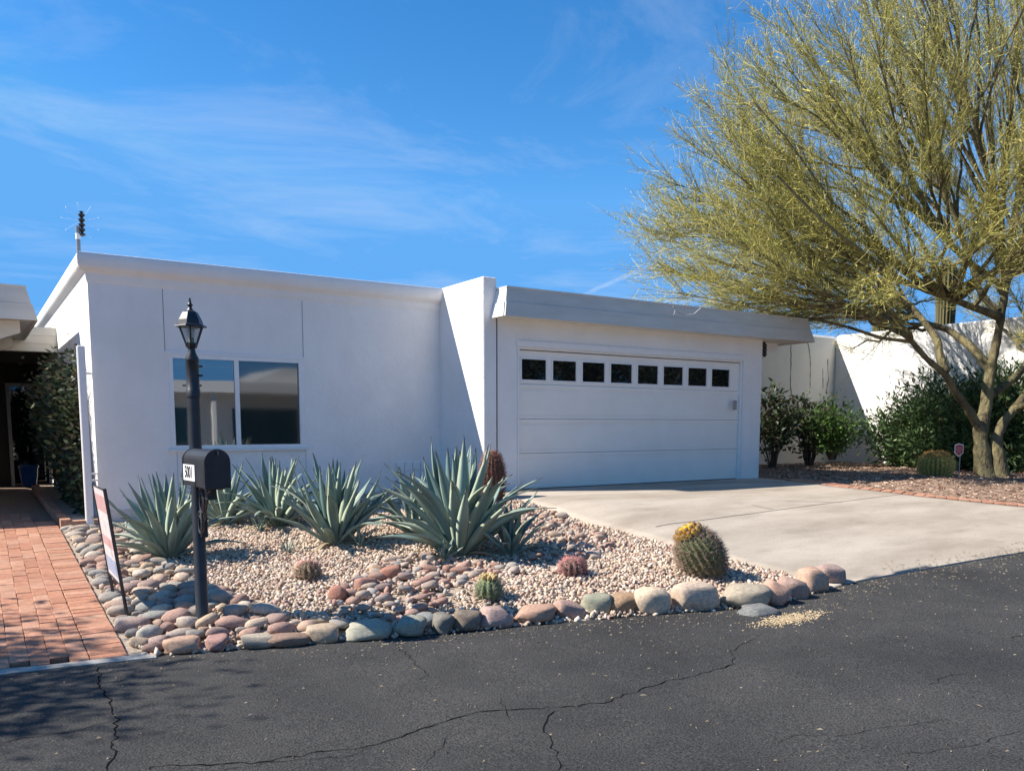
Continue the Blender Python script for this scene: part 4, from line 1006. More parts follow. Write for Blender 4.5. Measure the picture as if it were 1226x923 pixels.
# ================================================================== CACTI
def barrel(name, loc, r, h, ribs, label, skin, spine, lean=(0, 0), n_sp=10, sp_len=.06, crown=None, top_col=None, group=None, fluff=0):
    a = empty(name, loc); tag(a, label, 'cactus', group); rnd = random.Random(hash(label) % 1000 + 5)
    rnd = random.Random(len(label) * 7 + ribs)
    nz = 14; na = ribs * 4; V = []; C_ = []; Fc = []
    def rad(t):   # profile 0..1
        return r * (math.sin(PI * (0.16 + .84 * t)) ** .55 if t < .93 else math.sin(PI * (0.16 + .84 * t)) ** .7)
    def pt(t, ang, dep=1.0):
        k = 1 + .085 * math.cos(ribs * ang) * dep
        zz = h * (1 - (1 - t) ** 1.15) if t < 1 else h
        rr = max(.004, rad(min(t, .985)) * k)
        return (rr * math.cos(ang), rr * math.sin(ang), zz)
    for i in range(nz + 1):
        t = i / nz
        for j in range(na):
            ang = 2 * PI * j / na; V.append(pt(t, ang))
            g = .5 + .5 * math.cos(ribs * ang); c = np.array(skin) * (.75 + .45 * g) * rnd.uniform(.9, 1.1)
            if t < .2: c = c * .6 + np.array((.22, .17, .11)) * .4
            C_.append(c)
    for i in range(nz):
        for j in range(na):
            k = (j + 1) % na; Fc.append((i * na + j, i * na + k, (i + 1) * na + k, (i + 1) * na + j))
    V.append((0, 0, h * .985)); C_.append(np.array(skin))
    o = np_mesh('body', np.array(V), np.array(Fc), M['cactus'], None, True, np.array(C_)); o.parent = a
    # spine clusters along the ribs
    SV = []; SF = []; SC = []
    for j in range(ribs):
        ang = 2 * PI * j / ribs
        for q in range(n_sp):
            t = (q + rnd.uniform(.2, .8)) / n_sp * .96
            p = Vector(pt(t, ang)); nrm = Vector((math.cos(ang), math.sin(ang), .55 * (t - .35) * 2)).normalized()
            for _ in range(6 + fluff):
                d = (nrm * rnd.uniform(.4, 1) + Vector((rnd.uniform(-1, 1), rnd.uniform(-1, 1), rnd.uniform(-.8, 1.0))) * .75).normalized()
                l = sp_len * rnd.uniform(.6, 1.25); sd = d.orthogonal().normalized() * l * .045; b0 = len(SV); sd2 = d.cross(sd).normalized() * l * .045
                SV += [tuple(p + sd), tuple(p - sd), tuple(p + sd2), tuple(p + d * l)]; SF += [(b0, b0 + 1, b0 + 3), (b0 + 1, b0 + 2, b0 + 3), (b0 + 2, b0, b0 + 3)]
                c = np.array(spine if not (top_col and t > .72) else top_col) * rnd.uniform(.7, 1.25); SC += [c] * 4
    s = np_mesh('spines', np.array(SV), np.array(SF), M['spine'], None, False, np.array(SC)); s.parent = a; s['kind'] = 'stuff'
    if crown:
        cn, cr, ccol, cl, cap = crown
        for ring_ in range(2):
            m_ = cn - ring_ * 4
            for k in range(m_):
                ang = 2 * PI * k / m_ + ring_ * .2; rr = cr * (1 - .38 * ring_)
                mb = MB(); mb.lathe([(.002, 0), (.3 * cl, .12 * cl), (.40 * cl, .5 * cl), (.33 * cl, .85 * cl), (.12 * cl, 1.02 * cl), (.002, 1.03 * cl)], 9)
                f = mb.build('fruit', None, None, True); n_ = len(f.data.vertices); cc = f.data.color_attributes.new('Col', 'FLOAT_COLOR', 'POINT')
                cols = []
                for v in f.data.vertices:
                    tt = v.co.z / cl; c = ccol if tt < .8 else cap; cols += [*[x * rnd.uniform(.9, 1.05) for x in c], 1]
                cc.data.foreach_set('color', cols); f.data.materials.append(M['cactus']); f.parent = a
                f.location = (rr * math.cos(ang), rr * math.sin(ang), h * (.90 + .065 * ring_)); f.rotation_euler = Vector((math.cos(ang) * .6, math.sin(ang) * .6, 1)).to_track_quat('Z', 'Y').to_euler()
    a.rotation_euler = (lean[0], lean[1], rnd.uniform(0, 6) if lean == (0, 0) else 0)
    return a
def gl(px, py): p = G(px, py); return (p.x, p.y, T(p.x, p.y) - .02)
# leaning fruiting barrel at the driveway corner: leans up and to the left
b = barrel('barrel_cactus', gl(853, 688), .185, .50, 21, 'large leaning barrel cactus crowned with yellow fruit beside the driveway', (0.105, 0.14, 0.055), (0.29, 0.205, 0.15), (0, 0), 17, .06, (14, .10, (0.80, 0.52, 0.03), .062, (0.22, 0.13, 0.06)), None, None, 6)
b.rotation_euler = Euler((0, 0, 0)); ax = Vector((RT.x, RT.y, 0)); b.rotation_mode = 'QUATERNION'
from mathutils import Quaternion
b.rotation_quaternion = Quaternion(AWAY, -0.52)
barrel('barrel_cactus', gl(585, 716), .105, .20, 13, 'small green barrel cactus with pale yellow blooms behind the reddish roadside boulder', (0.11, 0.15, 0.065), (0.36, 0.31, 0.23), n_sp=8, sp_len=.05, crown=(8, .05, (0.50, 0.38, 0.17), .045, (0.42, .30, .13)), top_col=(0.55, .46, .28))
barrel('barrel_cactus', gl(686, 688), .105, .17, 14, 'small barrel cactus covered in bright pink red spines', (0.15, 0.11, 0.08), (0.42, 0.21, 0.19), n_sp=9, sp_len=.055, top_col=(0.52, .23, .22), fluff=3)
barrel('barrel_cactus', gl(369, 694), .10, .19, 13, 'small brownish barrel cactus with reddish top in the open gravel', (0.15, 0.12, 0.07), (0.42, 0.30, 0.22), n_sp=9, sp_len=.055, top_col=(0.52, .28, .24), fluff=2)
tb = on_y(571, 600, 10.0)
barrel('barrel_cactus', (tb.x - .02, 9.55, T(tb.x, 9.6) - .02), .155, .70, 18, 'tall red brown spined barrel cactus standing against the fin wall', (0.11, 0.065, 0.045), (0.24, 0.10, 0.07), n_sp=20, sp_len=.06, top_col=(0.32, .14, .095), fluff=3)
gb = G(1120, 569)
barrel('golden_barrel_cactus', (gb.x, gb.y, gb.z - .03), .285, .50, 24, 'round golden barrel cactus with yellow spines in the mulch near the tree', (0.22, 0.21, 0.05), (0.78, 0.60, 0.20), n_sp=16, sp_len=.075, top_col=(0.62, .36, .12), fluff=7)

# ================================================================== LAMP POST WITH MAILBOX
PB = on_road(243, 757); PX_, PY_ = PB.x, PB.y; PZ = T(PX_, PY_) - .02
lp = empty('lamp_post', (PX_, PY_, PZ)); tag(lp, 'black metal lamp post with lantern rising out of the cobbles, mailbox bracket on it', 'lamp post')
def at_post(py): return on_y(236, py, PY_).z
zc0, zc1, zl0, zr_, ztip = at_post(476), at_post(430), at_post(418), at_post(392), at_post(364)
mb = MB(); mb.lathe([(.052, PZ * 0 - .1), (.052, 0), (.046, .01), (.044, zc0 - PZ)], 20, (PX_, PY_, PZ)); mb.build('shaft', M['black'], lp, True)
mb = MB(); mb.lathe([(.043, 0), (.050, .004), (.050, .055), (.046, .06), (.046, zc1 - zc0 - .02), (.049, zc1 - zc0 - .015), (.049, zc1 - zc0), (.028, zc1 - zc0 + .045), (.025, zl0 - zc0 + .01)], 20, (PX_, PY_, zc0)); mb.build('collar', M['black'], lp, True)
for dz_, a in ((.03, 0.5), (.03, 2.6), (.10, -.6), (.17, .2)):
    mb = MB(); q = Vector((PX_, PY_, zc0 + .06 + dz_)); d = Vector((math.cos(a), math.sin(a), 0)); mb.tube([q + d * .04, q + d * .075], .008, 6); mb.build('set_screw', M['black'], lp)
lan = under(empty('lantern', (PX_, PY_, zl0)), lp)
hz = zr_ - zl0
mb = MB(); mb.lathe([(.022, 0), (.038, .008), (.046, .03), (.043, .042)], 6, (PX_, PY_, zl0)); mb.build('base_cup', M['black'], lan)
n6 = 6; rot0 = .25
def hexp(r, z, k): a = 2 * PI * k / n6 + rot0; return Vector((PX_ + r * math.cos(a), PY_ + r * math.sin(a), z))
for k in range(n6):
    mb = MB(); mb.tube([hexp(.044, zl0 + .035, k), hexp(.090, zr_ + .002, k)], .006, 5); mb.build('glass_bar', M['black'], lan)
    mb = MB(); q = [hexp(.041, zl0 + .04, k), hexp(.041, zl0 + .04, k + 1), hexp(.087, zr_, k + 1), hexp(.087, zr_, k)]; nn = ((q[1] - q[0]).cross(q[3] - q[0])).normalized() * .002
    mb.loft([[tuple(v) for v in q], [tuple(v + nn) for v in q]], True); mb.build('glass_panel', M['clear_glass'], lan)
mb = MB(); mb.lathe([(.116, 0), (.112, .010), (.090, .022), (.082, .05), (.070, .075), (.067, .08), (.054, .105), (.032, .118), (.024, .120), (.020, .128)], 6, (PX_, PY_, zr_)); mb.build('lantern_roof', M['black'], lan)
zf = zr_ + .128
mb = MB(); mb.lathe([(.018, 0), (.012, .015), (.022, .03), (.012, .042), (.010, .055), (.006, .08), (.001, ztip - zf)], 10, (PX_, PY_, zf)); mb.build('finial', M['black'], lan, True)
mb = MB(); mb.lathe([(.02, 0), (.02, .05)], 12, (PX_, PY_, zl0 + .03)); mb.build('bulb_socket', M['grey_plastic'], lan, True)
mb = MB(); mb.lathe([(.016, 0), (.024, .02), (.030, .045), (.026, .07), (.012, .085), (.001, .088)], 14, (PX_, PY_, zl0 + .08)); mb.build('bulb', M['label_white'], lan, True)
# mailbox: an arched box on a bracket, its door to the street
MBR = .06; L_ = .47; w_ = .172; hb = .262
fr_ = on_y(258, 583, PY_ - .48)
mbx = empty('mailbox', (0, 0, 0)); tag(mbx, 'black arched mailbox numbered 5001 bracketed to the lamp post', 'mailbox')
def arch(y, s=1.0, n=14):
    st = hb - w_ / 2; pts = [(-w_ / 2 * s, y, 0 + (1 - s) * .1), (w_ / 2 * s, y, (1 - s) * .1)]
    return pts + [(w_ / 2 * s * math.cos(a), y, st + w_ / 2 * s * math.sin(a)) for a in np.linspace(0, PI, n)]
mb = MB(); mb.loft([arch(-L_ / 2), arch(L_ / 2)], True); o = mb.build('box', M['black'], None); o.parent = mbx
mb = MB(); mb.loft([arch(-L_ / 2 - .018, 1.05), arch(-L_ / 2 - .002, 1.07)], True); mb.loft([arch(-L_ / 2 - .004, 1.075), arch(-L_ / 2 + .018, 1.06)], True); o = mb.build('door', M['black'], None); o.parent = mbx
mb = MB(); mb.tube([(0, -L_ / 2 - .016, hb - .02), (0, -L_ / 2 - .045, hb - .01), (0, -L_ / 2 - .05, hb - .035)], .006, 6); o = mb.build('latch', M['black'], None); o.parent = mbx
mb = MB(); mb.loft([arch(L_ / 2 - .002, 1.05), arch(L_ / 2 + .016, 1.05)], True); o = mb.build('back_rim', M['black'], None); o.parent = mbx
mb = MB(); mb.box(w_ / 2 + .002, w_ / 2 + .008, -.10, .05, .13, .15); mb.box(w_ / 2 + .002, w_ / 2 + .008, -.10, -.055, .15, .235); o = mb.build('flag', M['red'], None); o.parent = mbx
mb = MB(); mb.box(-w_ / 2 - .004, -w_ / 2 - .001, -.03, L_ / 2 - .01, .035, .15); o = mb.build('number_plate', M['label_white'], None); o.parent = mbx
mb = MB(); mb.box(-w_ / 2 - .0035, -w_ / 2 - .001, -.03, L_ / 2 - .01, -.0, .034); o = mb.build('lower_panel', M['black'], None); o.parent = mbx
fc_ = bpy.data.curves.new('number', 'FONT'); fc_.body = '5001'; fc_.size = .125; fc_.align_x = 'CENTER'; fc_.align_y = 'CENTER'; fc_.extrude = .0004; fc_.offset = .002
to = bpy.data.objects.new('number', fc_); COL.objects.link(to)
dg = bpy.context.evaluated_depsgraph_get(); tm = bpy.data.meshes.new_from_object(to.evaluated_get(dg)); bpy.data.objects.remove(to)
tm.materials.clear(); tm.materials.append(M['black']); o = link('number', tm); o.parent = mbx
o.rotation_euler = (PI / 2, 0, -PI / 2); o.location = (-w_ / 2 - .0055, .10, .093); o.scale = (.72, .95, 1)
mbx.rotation_euler = (0, 0, math.radians(5)); mbx.location = (fr_.x - .02, PY_ - .30, fr_.z)
bz = fr_.z
# bracket: two plates and scrolls under the box, in the vertical plane of the box axis
mb = MB(); mb.box(fr_.x - .06, fr_.x + .06, PY_ - .50, PY_ - .04, bz - .018, bz - .001)
mb.build('mailbox_shelf', M['black'], lp)
br = under(empty('mailbox_bracket', (PX_, PY_, bz - .2)), lp)
def scroll(cy, cz, r, turns=1.6, x=fr_.x - .03):
    mb = MB(); pts = [(x, cy + r * (1 - .55 * t) * math.cos(2 * PI * turns * t + .6), cz + r * 1.25 * (1 - .55 * t) * math.sin(2 * PI * turns * t + .6)) for t in np.linspace(0, 1, 30)]
    mb.tube(pts, .010, 6); mb.build('scroll', M['black'], br)
mb = MB(); mb.box(PX_ + .0, PX_ + .045, PY_ - .09, PY_ - .04, bz - .40, bz - .018); mb.build('back_plate', M['black'], br)
scroll(PY_ - .19, bz - .12, .085); scroll(PY_ - .12, bz - .29, .075)
mb = MB(); mb.tube([(fr_.x - .02, PY_ - .42, bz - .02), (fr_.x - .02, PY_ - .33, bz - .07), (fr_.x - .02, PY_ - .22, bz - .22), (fr_.x - .02, PY_ - .06, bz - .36)], .011, 6); mb.build('brace', M['black'], br)
mb = MB(); mb.box(fr_.x - .03, fr_.x + .035, PY_ - .36, PY_ - .10, bz - .10, bz - .019); mb.build('block', M['black'], br)

# ================================================================== SIGN BY THE PATH
s0 = G(153, 741); s1 = G(139, 719)
sg = empty('yard_sign', tuple(s0)); tag(sg, 'leaning white and pink yard sign on black metal legs beside the brick path', 'sign')
top0 = on_y(125, 585, s0.y)
d = (s1 - s0); d.z = 0; s1 = s0 + d.normalized() * min(.9, max(.7, d.length)); s1.z = T(s1.x, s1.y)
lean = Vector((top0.x - s0.x, 0, top0.z - s0.z)); Hs = lean.z
def sgp(u, v, off=0): # u along the legs line, v along the height
    return s0.lerp(Vector((s1.x, s1.y, s0.z)), u) + lean * v + Vector((-off, 0, 0))
for u in (0, 1):
    mb = MB(); mb.tube([sgp(u, -.03), sgp(u, 1.0)], .013, 4); mb.build('leg', M['black'], sg)
for v in (.26, .985):
    mb = MB(); mb.tube([sgp(0, v), sgp(1, v)], .010, 4); mb.build('rail', M['black'], sg)
def plate(u0, u1, v0, v1, off, th, name, mat):
    mb = MB(); q = [sgp(u0, v0, off), sgp(u1, v0, off), sgp(u1, v1, off), sgp(u0, v1, off)]; mb.loft([[tuple(p) for p in q], [tuple(p + Vector((-th, 0, 0))) for p in q]], True); mb.build(name, mat, sg)
M['sign_panel'] = plain('sign_panel', (0.60, 0.545, 0.535), rough=.5); M['sign_pink'] = plain('sign_pink', (0.52, 0.32, 0.31), rough=.5); M['sign_blue'] = plain('sign_blue', (0.30, 0.36, 0.48), rough=.5); M['sign_grey'] = plain('sign_grey', (0.55, 0.52, 0.52), rough=.5)
plate(.02, .98, .27, .98, -.002, .006, 'panel', M['sign_panel'])
plate(.06, .94, .80, .93, .0042, .0015, 'print', M['sign_pink']); plate(.10, .60, .66, .74, .0042, .0015, 'print', M['sign_grey']); plate(.06, .94, .52, .60, .0042, .0015, 'print', M['sign_pink']); plate(.06, .94, .30, .43, .0042, .0015, 'print', M['sign_blue']); plate(.3, .9, .45, .49, .0042, .0015, 'print', M['sign_grey'])
# security sign by the tree
q0 = G(1148, 572); q1 = on_y(1148, 539, q0.y)
ss = empty('security_sign', tuple(q0)); tag(ss, 'small red shield shaped sign on a thin stake in front of the hedge', 'sign')
mb = MB(); mb.tube([(q0.x, q0.y, q0.z - .05), (q0.x, q0.y, q1.z - .1)], .008, 6); mb.build('stake', M['grey_metal'], ss)
def shield(s, off, th, name, mat):
    c = Vector((q1.x, q1.y, q1.z)); R_ = Vector((RT.x, RT.y, 0)); o_ = [(-.5, .62), (0, .78), (.5, .62), (.5, -.3), (0, -.75), (-.5, -.3)]
    mb = MB(); N_ = -AWAY
    mb.loft([[tuple(c + R_ * (u * s) + Vector((0, 0, v * s)) + N_ * off) for u, v in o_], [tuple(c + R_ * (u * s) + Vector((0, 0, v * s)) + N_ * (off + th)) for u, v in o_]], True); mb.build(name, mat, ss)
M['sign_red'] = plain('sign_red', (0.36, 0.05, 0.055), rough=.5)
shield(.165, 0, .006, 'panel', M['label_white']); shield(.142, .0065, .002, 'face', M['sign_red'])
for k, (w2, dz_) in enumerate(((.09, .05), (.11, .01), (.08, -.03))):
    mb = MB(); c = Vector((q1.x, q1.y, q1.z + dz_)) - AWAY * .0105; R_ = Vector((RT.x, RT.y, 0)); U_ = Vector((0, 0, .006))
    mb.add([c - R_ * w2 / 2 - U_, c + R_ * w2 / 2 - U_, c + R_ * w2 / 2 + U_, c - R_ * w2 / 2 + U_], [(0, 1, 2, 3)]); mb.build('print', M['sign_pink'], ss)

# ================================================================== FOLIAGE
def leaf_cloud(name, pts, dirs, length, width, pal, parent, jit=.5, droop=0.0, mat='leaf'):
    """lanceolate folded leaves: 4 triangles each"""
    n = len(pts); D = dirs + RNG.normal(0, jit, (n, 3)); D[:, 2] -= droop; D /= np.linalg.norm(D, axis=1)[:, None]
    rnd = RNG.normal(size=(n, 3)); S = np.cross(D, rnd); S /= np.linalg.norm(S, axis=1)[:, None]; Nn = np.cross(S, D)
    Ls = length * RNG.uniform(.65, 1.25, (n, 1)); Ws = width * RNG.uniform(.7, 1.2, (n, 1))
    b = pts; m = pts + D * Ls * .45; t = pts + D * Ls + Nn * Ls * RNG.uniform(-.2, .05, (n, 1))
    V = np.stack([b, m + S * Ws / 2 + Nn * Ws * .15, t, m - S * Ws / 2 + Nn * Ws * .15, m], 1)
    i = (np.arange(n) * 5)[:, None]
    Fc = np.concatenate([i + np.array([[0, 1, 4]]), i + np.array([[1, 2, 4]]), i + np.array([[2, 3, 4]]), i + np.array([[3, 0, 4]])], 1).reshape(-1, 3)
    pal = np.array(pal); c = pal[RNG.integers(0, len(pal), n)] * RNG.uniform(.75, 1.25, (n, 1)); c = np.repeat(c, 5, 0)
    o = np_mesh(name, V.reshape(-1, 3), Fc, M[mat], parent, False, c); o['kind'] = 'stuff'; return o

def shoots(base, n, spread, height, lmin=.55, up=1.0, seg=5, bendy=.15):
    """curved stems from a base, returns list of polylines"""
    res = []
    for k in range(n):
        a = random.uniform(0, 2 * PI); r = random.uniform(0, 1) ** .6; tgt = Vector((math.cos(a) * spread[0] * r, math.sin(a) * spread[1] * r, height * random.uniform(lmin, 1.0) * (1 - .25 * r * r)))
        p0 = Vector(base) + Vector((math.cos(a) * .12 * r * spread[0], math.sin(a) * .12 * r * spread[1], 0)); pts = []
        for i in range(seg + 1):
            t = i / seg; q = p0 + Vector((tgt.x * t ** 1.3, tgt.y * t ** 1.3, tgt.z * (t ** .9))) + Vector((random.gauss(0, bendy), random.gauss(0, bendy), 0)) * t * .5; pts.append(q)
        res.append(pts)
    return res
def shrub(name, base, n, spread, height, per, leaf, width, pal, label, cat='shrub', group=None, stem_r=.012, from_t=.25, jit=.6, cluster=.1, lmin=.55, bark='bark_dark', rosette=1):
    a = empty(name, base); tag(a, label, cat, group); sh = shoots(base, n, spread, height, lmin)
    mb = MB(); P_ = []; D_ = []
    for s in sh:
        mb.tube(s, [stem_r * (1 - .75 * i / (len(s) - 1)) for i in range(len(s))], 5, False)
        for _ in range(per):
            t = from_t + (1 - from_t) * random.random() ** .8; f = t * (len(s) - 1); i = min(int(f), len(s) - 2); p = s[i].lerp(s[i + 1], f - i); d = (s[i + 1] - s[i]).normalized()
            off = Vector((random.gauss(0, cluster), random.gauss(0, cluster), random.gauss(0, cluster)))
            for _ in range(rosette):
                P_.append(p + off); D_.append((d * .6 + off.normalized() * .8) if off.length > 0 else d)
    mb.build('stems', M[bark], a, True, False)
    leaf_cloud('foliage', np.array(P_), np.array(D_), leaf, width, pal, a, jit)
    return a
GREEN = [(0.06, 0.115, 0.036), (0.085, 0.155, 0.05), (0.12, 0.195, 0.07), (0.05, 0.09, 0.034), (0.16, 0.23, 0.095)]
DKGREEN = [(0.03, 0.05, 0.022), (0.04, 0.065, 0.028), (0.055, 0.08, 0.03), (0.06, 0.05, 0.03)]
BRIGHT = [(0.075, 0.15, 0.03), (0.10, 0.20, 0.04), (0.06, 0.12, 0.028), (0.14, 0.24, 0.06)]
# oleander hedge along the boundary wall: overlapping bushes, each its own
HEDGE = ('low end bush of the oleander hedge, beside the shadowed corner of the courtyard wall', 'full oleander bush second in the hedge from the courtyard wall', 'oleander bush in the hedge behind the golden barrel cactus',
         'oleander bush in the hedge behind the small red sign and palo verde trunks')
for k, yy in enumerate((11.35, 10.4, 9.4, 8.3)):
    base = (18.75 + random.uniform(-.15, .15), yy, T(18.7, yy) - .02)
    shrub('oleander_bush', base, 95, (1.0, 1.05), (1.95, 2.4, 2.5, 2.5, 2.5, 2.5)[k], 92, .17, .044, GREEN, HEDGE[k], 'bush', 'oleander bushes forming the hedge', .012, .08, .55, .15, .2)
# shrubs by the garage corner
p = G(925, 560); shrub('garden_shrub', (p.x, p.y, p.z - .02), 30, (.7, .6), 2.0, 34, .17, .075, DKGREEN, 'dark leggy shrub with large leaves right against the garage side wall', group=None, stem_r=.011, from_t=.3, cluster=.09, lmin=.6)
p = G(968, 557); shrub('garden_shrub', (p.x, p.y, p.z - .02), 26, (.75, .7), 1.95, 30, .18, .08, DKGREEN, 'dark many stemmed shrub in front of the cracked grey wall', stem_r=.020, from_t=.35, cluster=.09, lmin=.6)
p = G(993, 558); shrub('garden_shrub', (p.x + .1, p.y, p.z + .15), 46, (.62, .6), 1.6, 70, .095, .05, BRIGHT, 'bright green rounded shrub at the end of the grey courtyard wall', stem_r=.010, from_t=.25, cluster=.09, lmin=.45)
# vine on the side wall over the planter
vine = empty('climbing_vine', (1.25, 12.3, -.2)); tag(vine, 'dark climbing vine covering the side wall beside the entry', 'vine')
mb = MB(); VP = []; VD = []
for k in range(34):
    y = random.uniform(12.1, 15.2); x = 1.30; z = -.2; pts = []; top = random.uniform(1.3, 2.0)
    for i in range(9):
        t = i / 8; pts.append(Vector((1.30 - .10 * math.sin(t * PI) * random.random(), y + random.gauss(0, .10), -.2 + (top + .2) * t)))
    mb.tube(pts, [.012 * (1 - .6 * i / 8) for i in range(9)], 5, False)
    for _ in range(170):
        f = random.random() ** .75 * 8; i = min(int(f), 7); q = pts[i].lerp(pts[i + 1], f - i)
        dens = .05 + .19 * min(1, (q.z + .2) / 1.2)
        q = q + Vector((-abs(random.gauss(0, dens * .8)), random.gauss(0, .14), random.gauss(0, .1))); VP.append(q); VD.append(Vector((-1, random.uniform(-.5, .5), random.uniform(-.2, .8))))
mb.build('stems', M['bark_dark'], vine, True, False)
leaf_cloud('foliage', np.array(VP), np.array(VD), .085, .045, DKGREEN + [(0.09, 0.085, 0.035)], vine, .6)
# small stump of dry plant by hedge
# ================================================================== PALO VERDE
def palo_verde(name, label, base, limbs, crown_c, crown_r, n2, n3, n4, seed, D0=None, group=None, zmin=2.6, twl=1.0):
    rnd = random.Random(seed); rg = np.random.default_rng(seed)
    a = empty(name, tuple(base)); tag(a, label, 'tree', group)
    nodes = []                                            # (point, tangent, radius)
    for li, (pts, r0, r1) in enumerate(limbs):
        # smooth the polyline
        q = []
        P_ = [Vector(p) for p in pts]
        for i in range(len(P_) - 1):
            p0 = P_[max(i - 1, 0)]; p1 = P_[i]; p2 = P_[i + 1]; p3 = P_[min(i + 2, len(P_) - 1)]
            for t in np.linspace(0, 1, 5)[:-1]:
                q.append(0.5 * ((2 * p1) + (-p0 + p2) * t + (2 * p0 - 5 * p1 + 4 * p2 - p3) * t * t + (-p0 + 3 * p1 - 3 * p2 + p3) * t ** 3))
        q.append(P_[-1]); m = len(q)
        rad = [r0 + (r1 - r0) * (i / (m - 1)) ** (.62 if li < 2 else .8) for i in range(m)]
        if li < 2: rad = [r * (1 + .35 * max(0, 1 - i / 3)) for i, r in enumerate(rad)]
        rad = [r * rnd.uniform(.90, 1.10) for r in rad]
        mb = MB(); mb.tube(q, rad, 10 if r0 > .08 else 7, True); mb.build('trunk' if li < 2 else 'limb', M['bark'], a, True, False)
        for i in range(m):
            if (q[i] - Vector(base)).z > zmin * .62:
                nodes.append((q[i], (q[min(i + 1, m - 1)] - q[max(i - 1, 0)]).normalized(), rad[i]))
    NP = np.array([tuple(n[0]) for n in nodes]); bc = np.array(crown_c); br_ = np.array(crown_r)
    axis = np.array((base[0], base[1], 0))
    mb = MB(); TV = []; TC = []
    sub = []
    def bez(p, d, e, k=7):
        c = p + d * (e - p).length * .45; return [p * (1 - t) ** 2 + c * 2 * t * (1 - t) + e * t * t for t in np.linspace(0, 1, k)]
    for _ in range(n2):
        # a tip somewhere in the outer crown
        while True:
            u = rg.normal(size=3); u /= np.linalg.norm(u)
            if u[2] < -.32: continue
            rr = rnd.uniform(.55, 1.0) ** .6; tip = bc + (np.array(RT) * u[0] * br_[0] + np.array(AWAY) * u[1] * br_[1] + np.array((0, 0, u[2] * br_[2]))) * rr
            if tip[2] - base[2] > zmin: break
        dist = np.linalg.norm(NP - tip, axis=1)
        hd = np.linalg.norm((NP - axis)[:, :2], axis=1); ht = np.linalg.norm((tip - axis)[:2])
        Q = np.array((base[0], base[1], base[2] + zmin * .95)); mid = Q + (tip - Q) * rnd.uniform(.3, .72)
        cost = np.linalg.norm(NP - mid, axis=1) + 2.0 * np.maximum(0, hd - ht) + rg.uniform(0, .4, len(NP))
        k = int(np.argmin(cost)); p, d, r = nodes[k]
        tip = Vector(tip); 
        out_ = (tip - p); 
        if out_.length < .5: continue
        d = (d * .25 + out_.normalized() + Vector((0, 0, -.10))).normalized()
        s = bez(p, d, tip, 8); r0 = min(r * .75, .012 + .013 * out_.length)
        s = [s[0]] + [v + Vector([rnd.gauss(0, .03) for _ in range(3)]) for v in s[1:]]
        mb.tube(s, [r0 * (1 - .82 * i / 7) + .003 for i in range(8)], 5, False)
        sub.append((s, out_.length))
    def at(s, f): i = min(int(f), len(s) - 2); return s[i].lerp(s[i + 1], f - i), (s[i + 1] - s[i]).normalized()
    tw = []
    for s, ln in sub:
        thin = 1 - .5 * sst(6.0, 9.5, s[-1].z - base[2])
        for _ in range(max(3, int(n3 * thin * ln / 2.5))):
            f = (.22 + .78 * rnd.random() ** .8) * (len(s) - 1); p, d = at(s, f)
            sd = Vector([rnd.gauss(0, 1) for _ in range(3)]); sd = (sd - d * sd.dot(d)).normalized()
            dd = (d * 1.0 + sd * rnd.uniform(.25, .75) + Vector((0, 0, rnd.uniform(-.05, .30)))).normalized(); l = rnd.uniform(.45, 1.25) * twl
            e = p + dd * l + Vector((0, 0, rnd.uniform(-.04, .14)))
            b = bez(p, dd, e, 4); mb.tube(b, [.0065, .0055, .004, .0025], 3, False); tw.append(b)
        tw.append(s[-3:])
    bo = mb.build('branches', M['bark'], a, True, False); bo['kind'] = 'stuff'
    # fine green twigs and leaflets: thin blades
    P0 = []; P1 = []; Wd = []
    for b in tw:
        for _ in range(n4):
            p, d = at(b, rnd.uniform(.05, 1) * (len(b) - 1)); sd = Vector([rnd.gauss(0, 1) for _ in range(3)])
            dd = (d * 1.15 + sd * .6 + Vector((0, 0, .08))).normalized(); l = rnd.uniform(.12, .42) * twl
            P0.append(tuple(p)); P1.append(tuple(p + dd * l)); Wd.append(rnd.uniform(.0045, .0095))
    P0 = np.array(P0); P1 = np.array(P1); n = len(P0); D = P1 - P0; Ln = np.linalg.norm(D, axis=1)[:, None]; Dn = D / Ln
    S = np.cross(Dn, rg.normal(size=(n, 3))); S /= np.linalg.norm(S, axis=1)[:, None]; w = np.array(Wd)[:, None] / 2
    Nn = np.cross(S, Dn); mid = (P0 + P1) / 2 + Nn * Ln * rg.uniform(-.12, .12, (n, 1))
    V = np.stack([P0 - S * w, P0 + S * w, mid + S * w * .9, mid - S * w * .9, P1 + S * w * .3, P1 - S * w * .3], 1)
    i = (np.arange(n) * 6)[:, None]; Fc = np.concatenate([i + np.array([[0, 1, 2, 3]]), i + np.array([[3, 2, 4, 5]])], 1).reshape(-1, 4)
    pal = np.array([(0.45, 0.41, 0.11), (0.51, 0.45, 0.13), (0.36, 0.355, 0.10), (0.57, 0.49, 0.17), (0.31, 0.315, 0.095)])
    c = pal[rg.integers(0, 5, n)] * rg.uniform(.8, 1.2, (n, 1))
    o = np_mesh('twigs', V.reshape(-1, 3), Fc, M['twig'], a, False, np.repeat(c, 6, 0)); o['kind'] = 'stuff'
    # leaflets on the twigs
    m = int(n * .75); idx = rg.integers(0, n, m); t = rg.uniform(.2, 1, (m, 1)); q = P0[idx] * (1 - t) + P1[idx] * t
    leaf_cloud('leaflets', q, Dn[idx], 0.055, .016, pal * 1.02, a, .8, mat='twig')
    return a

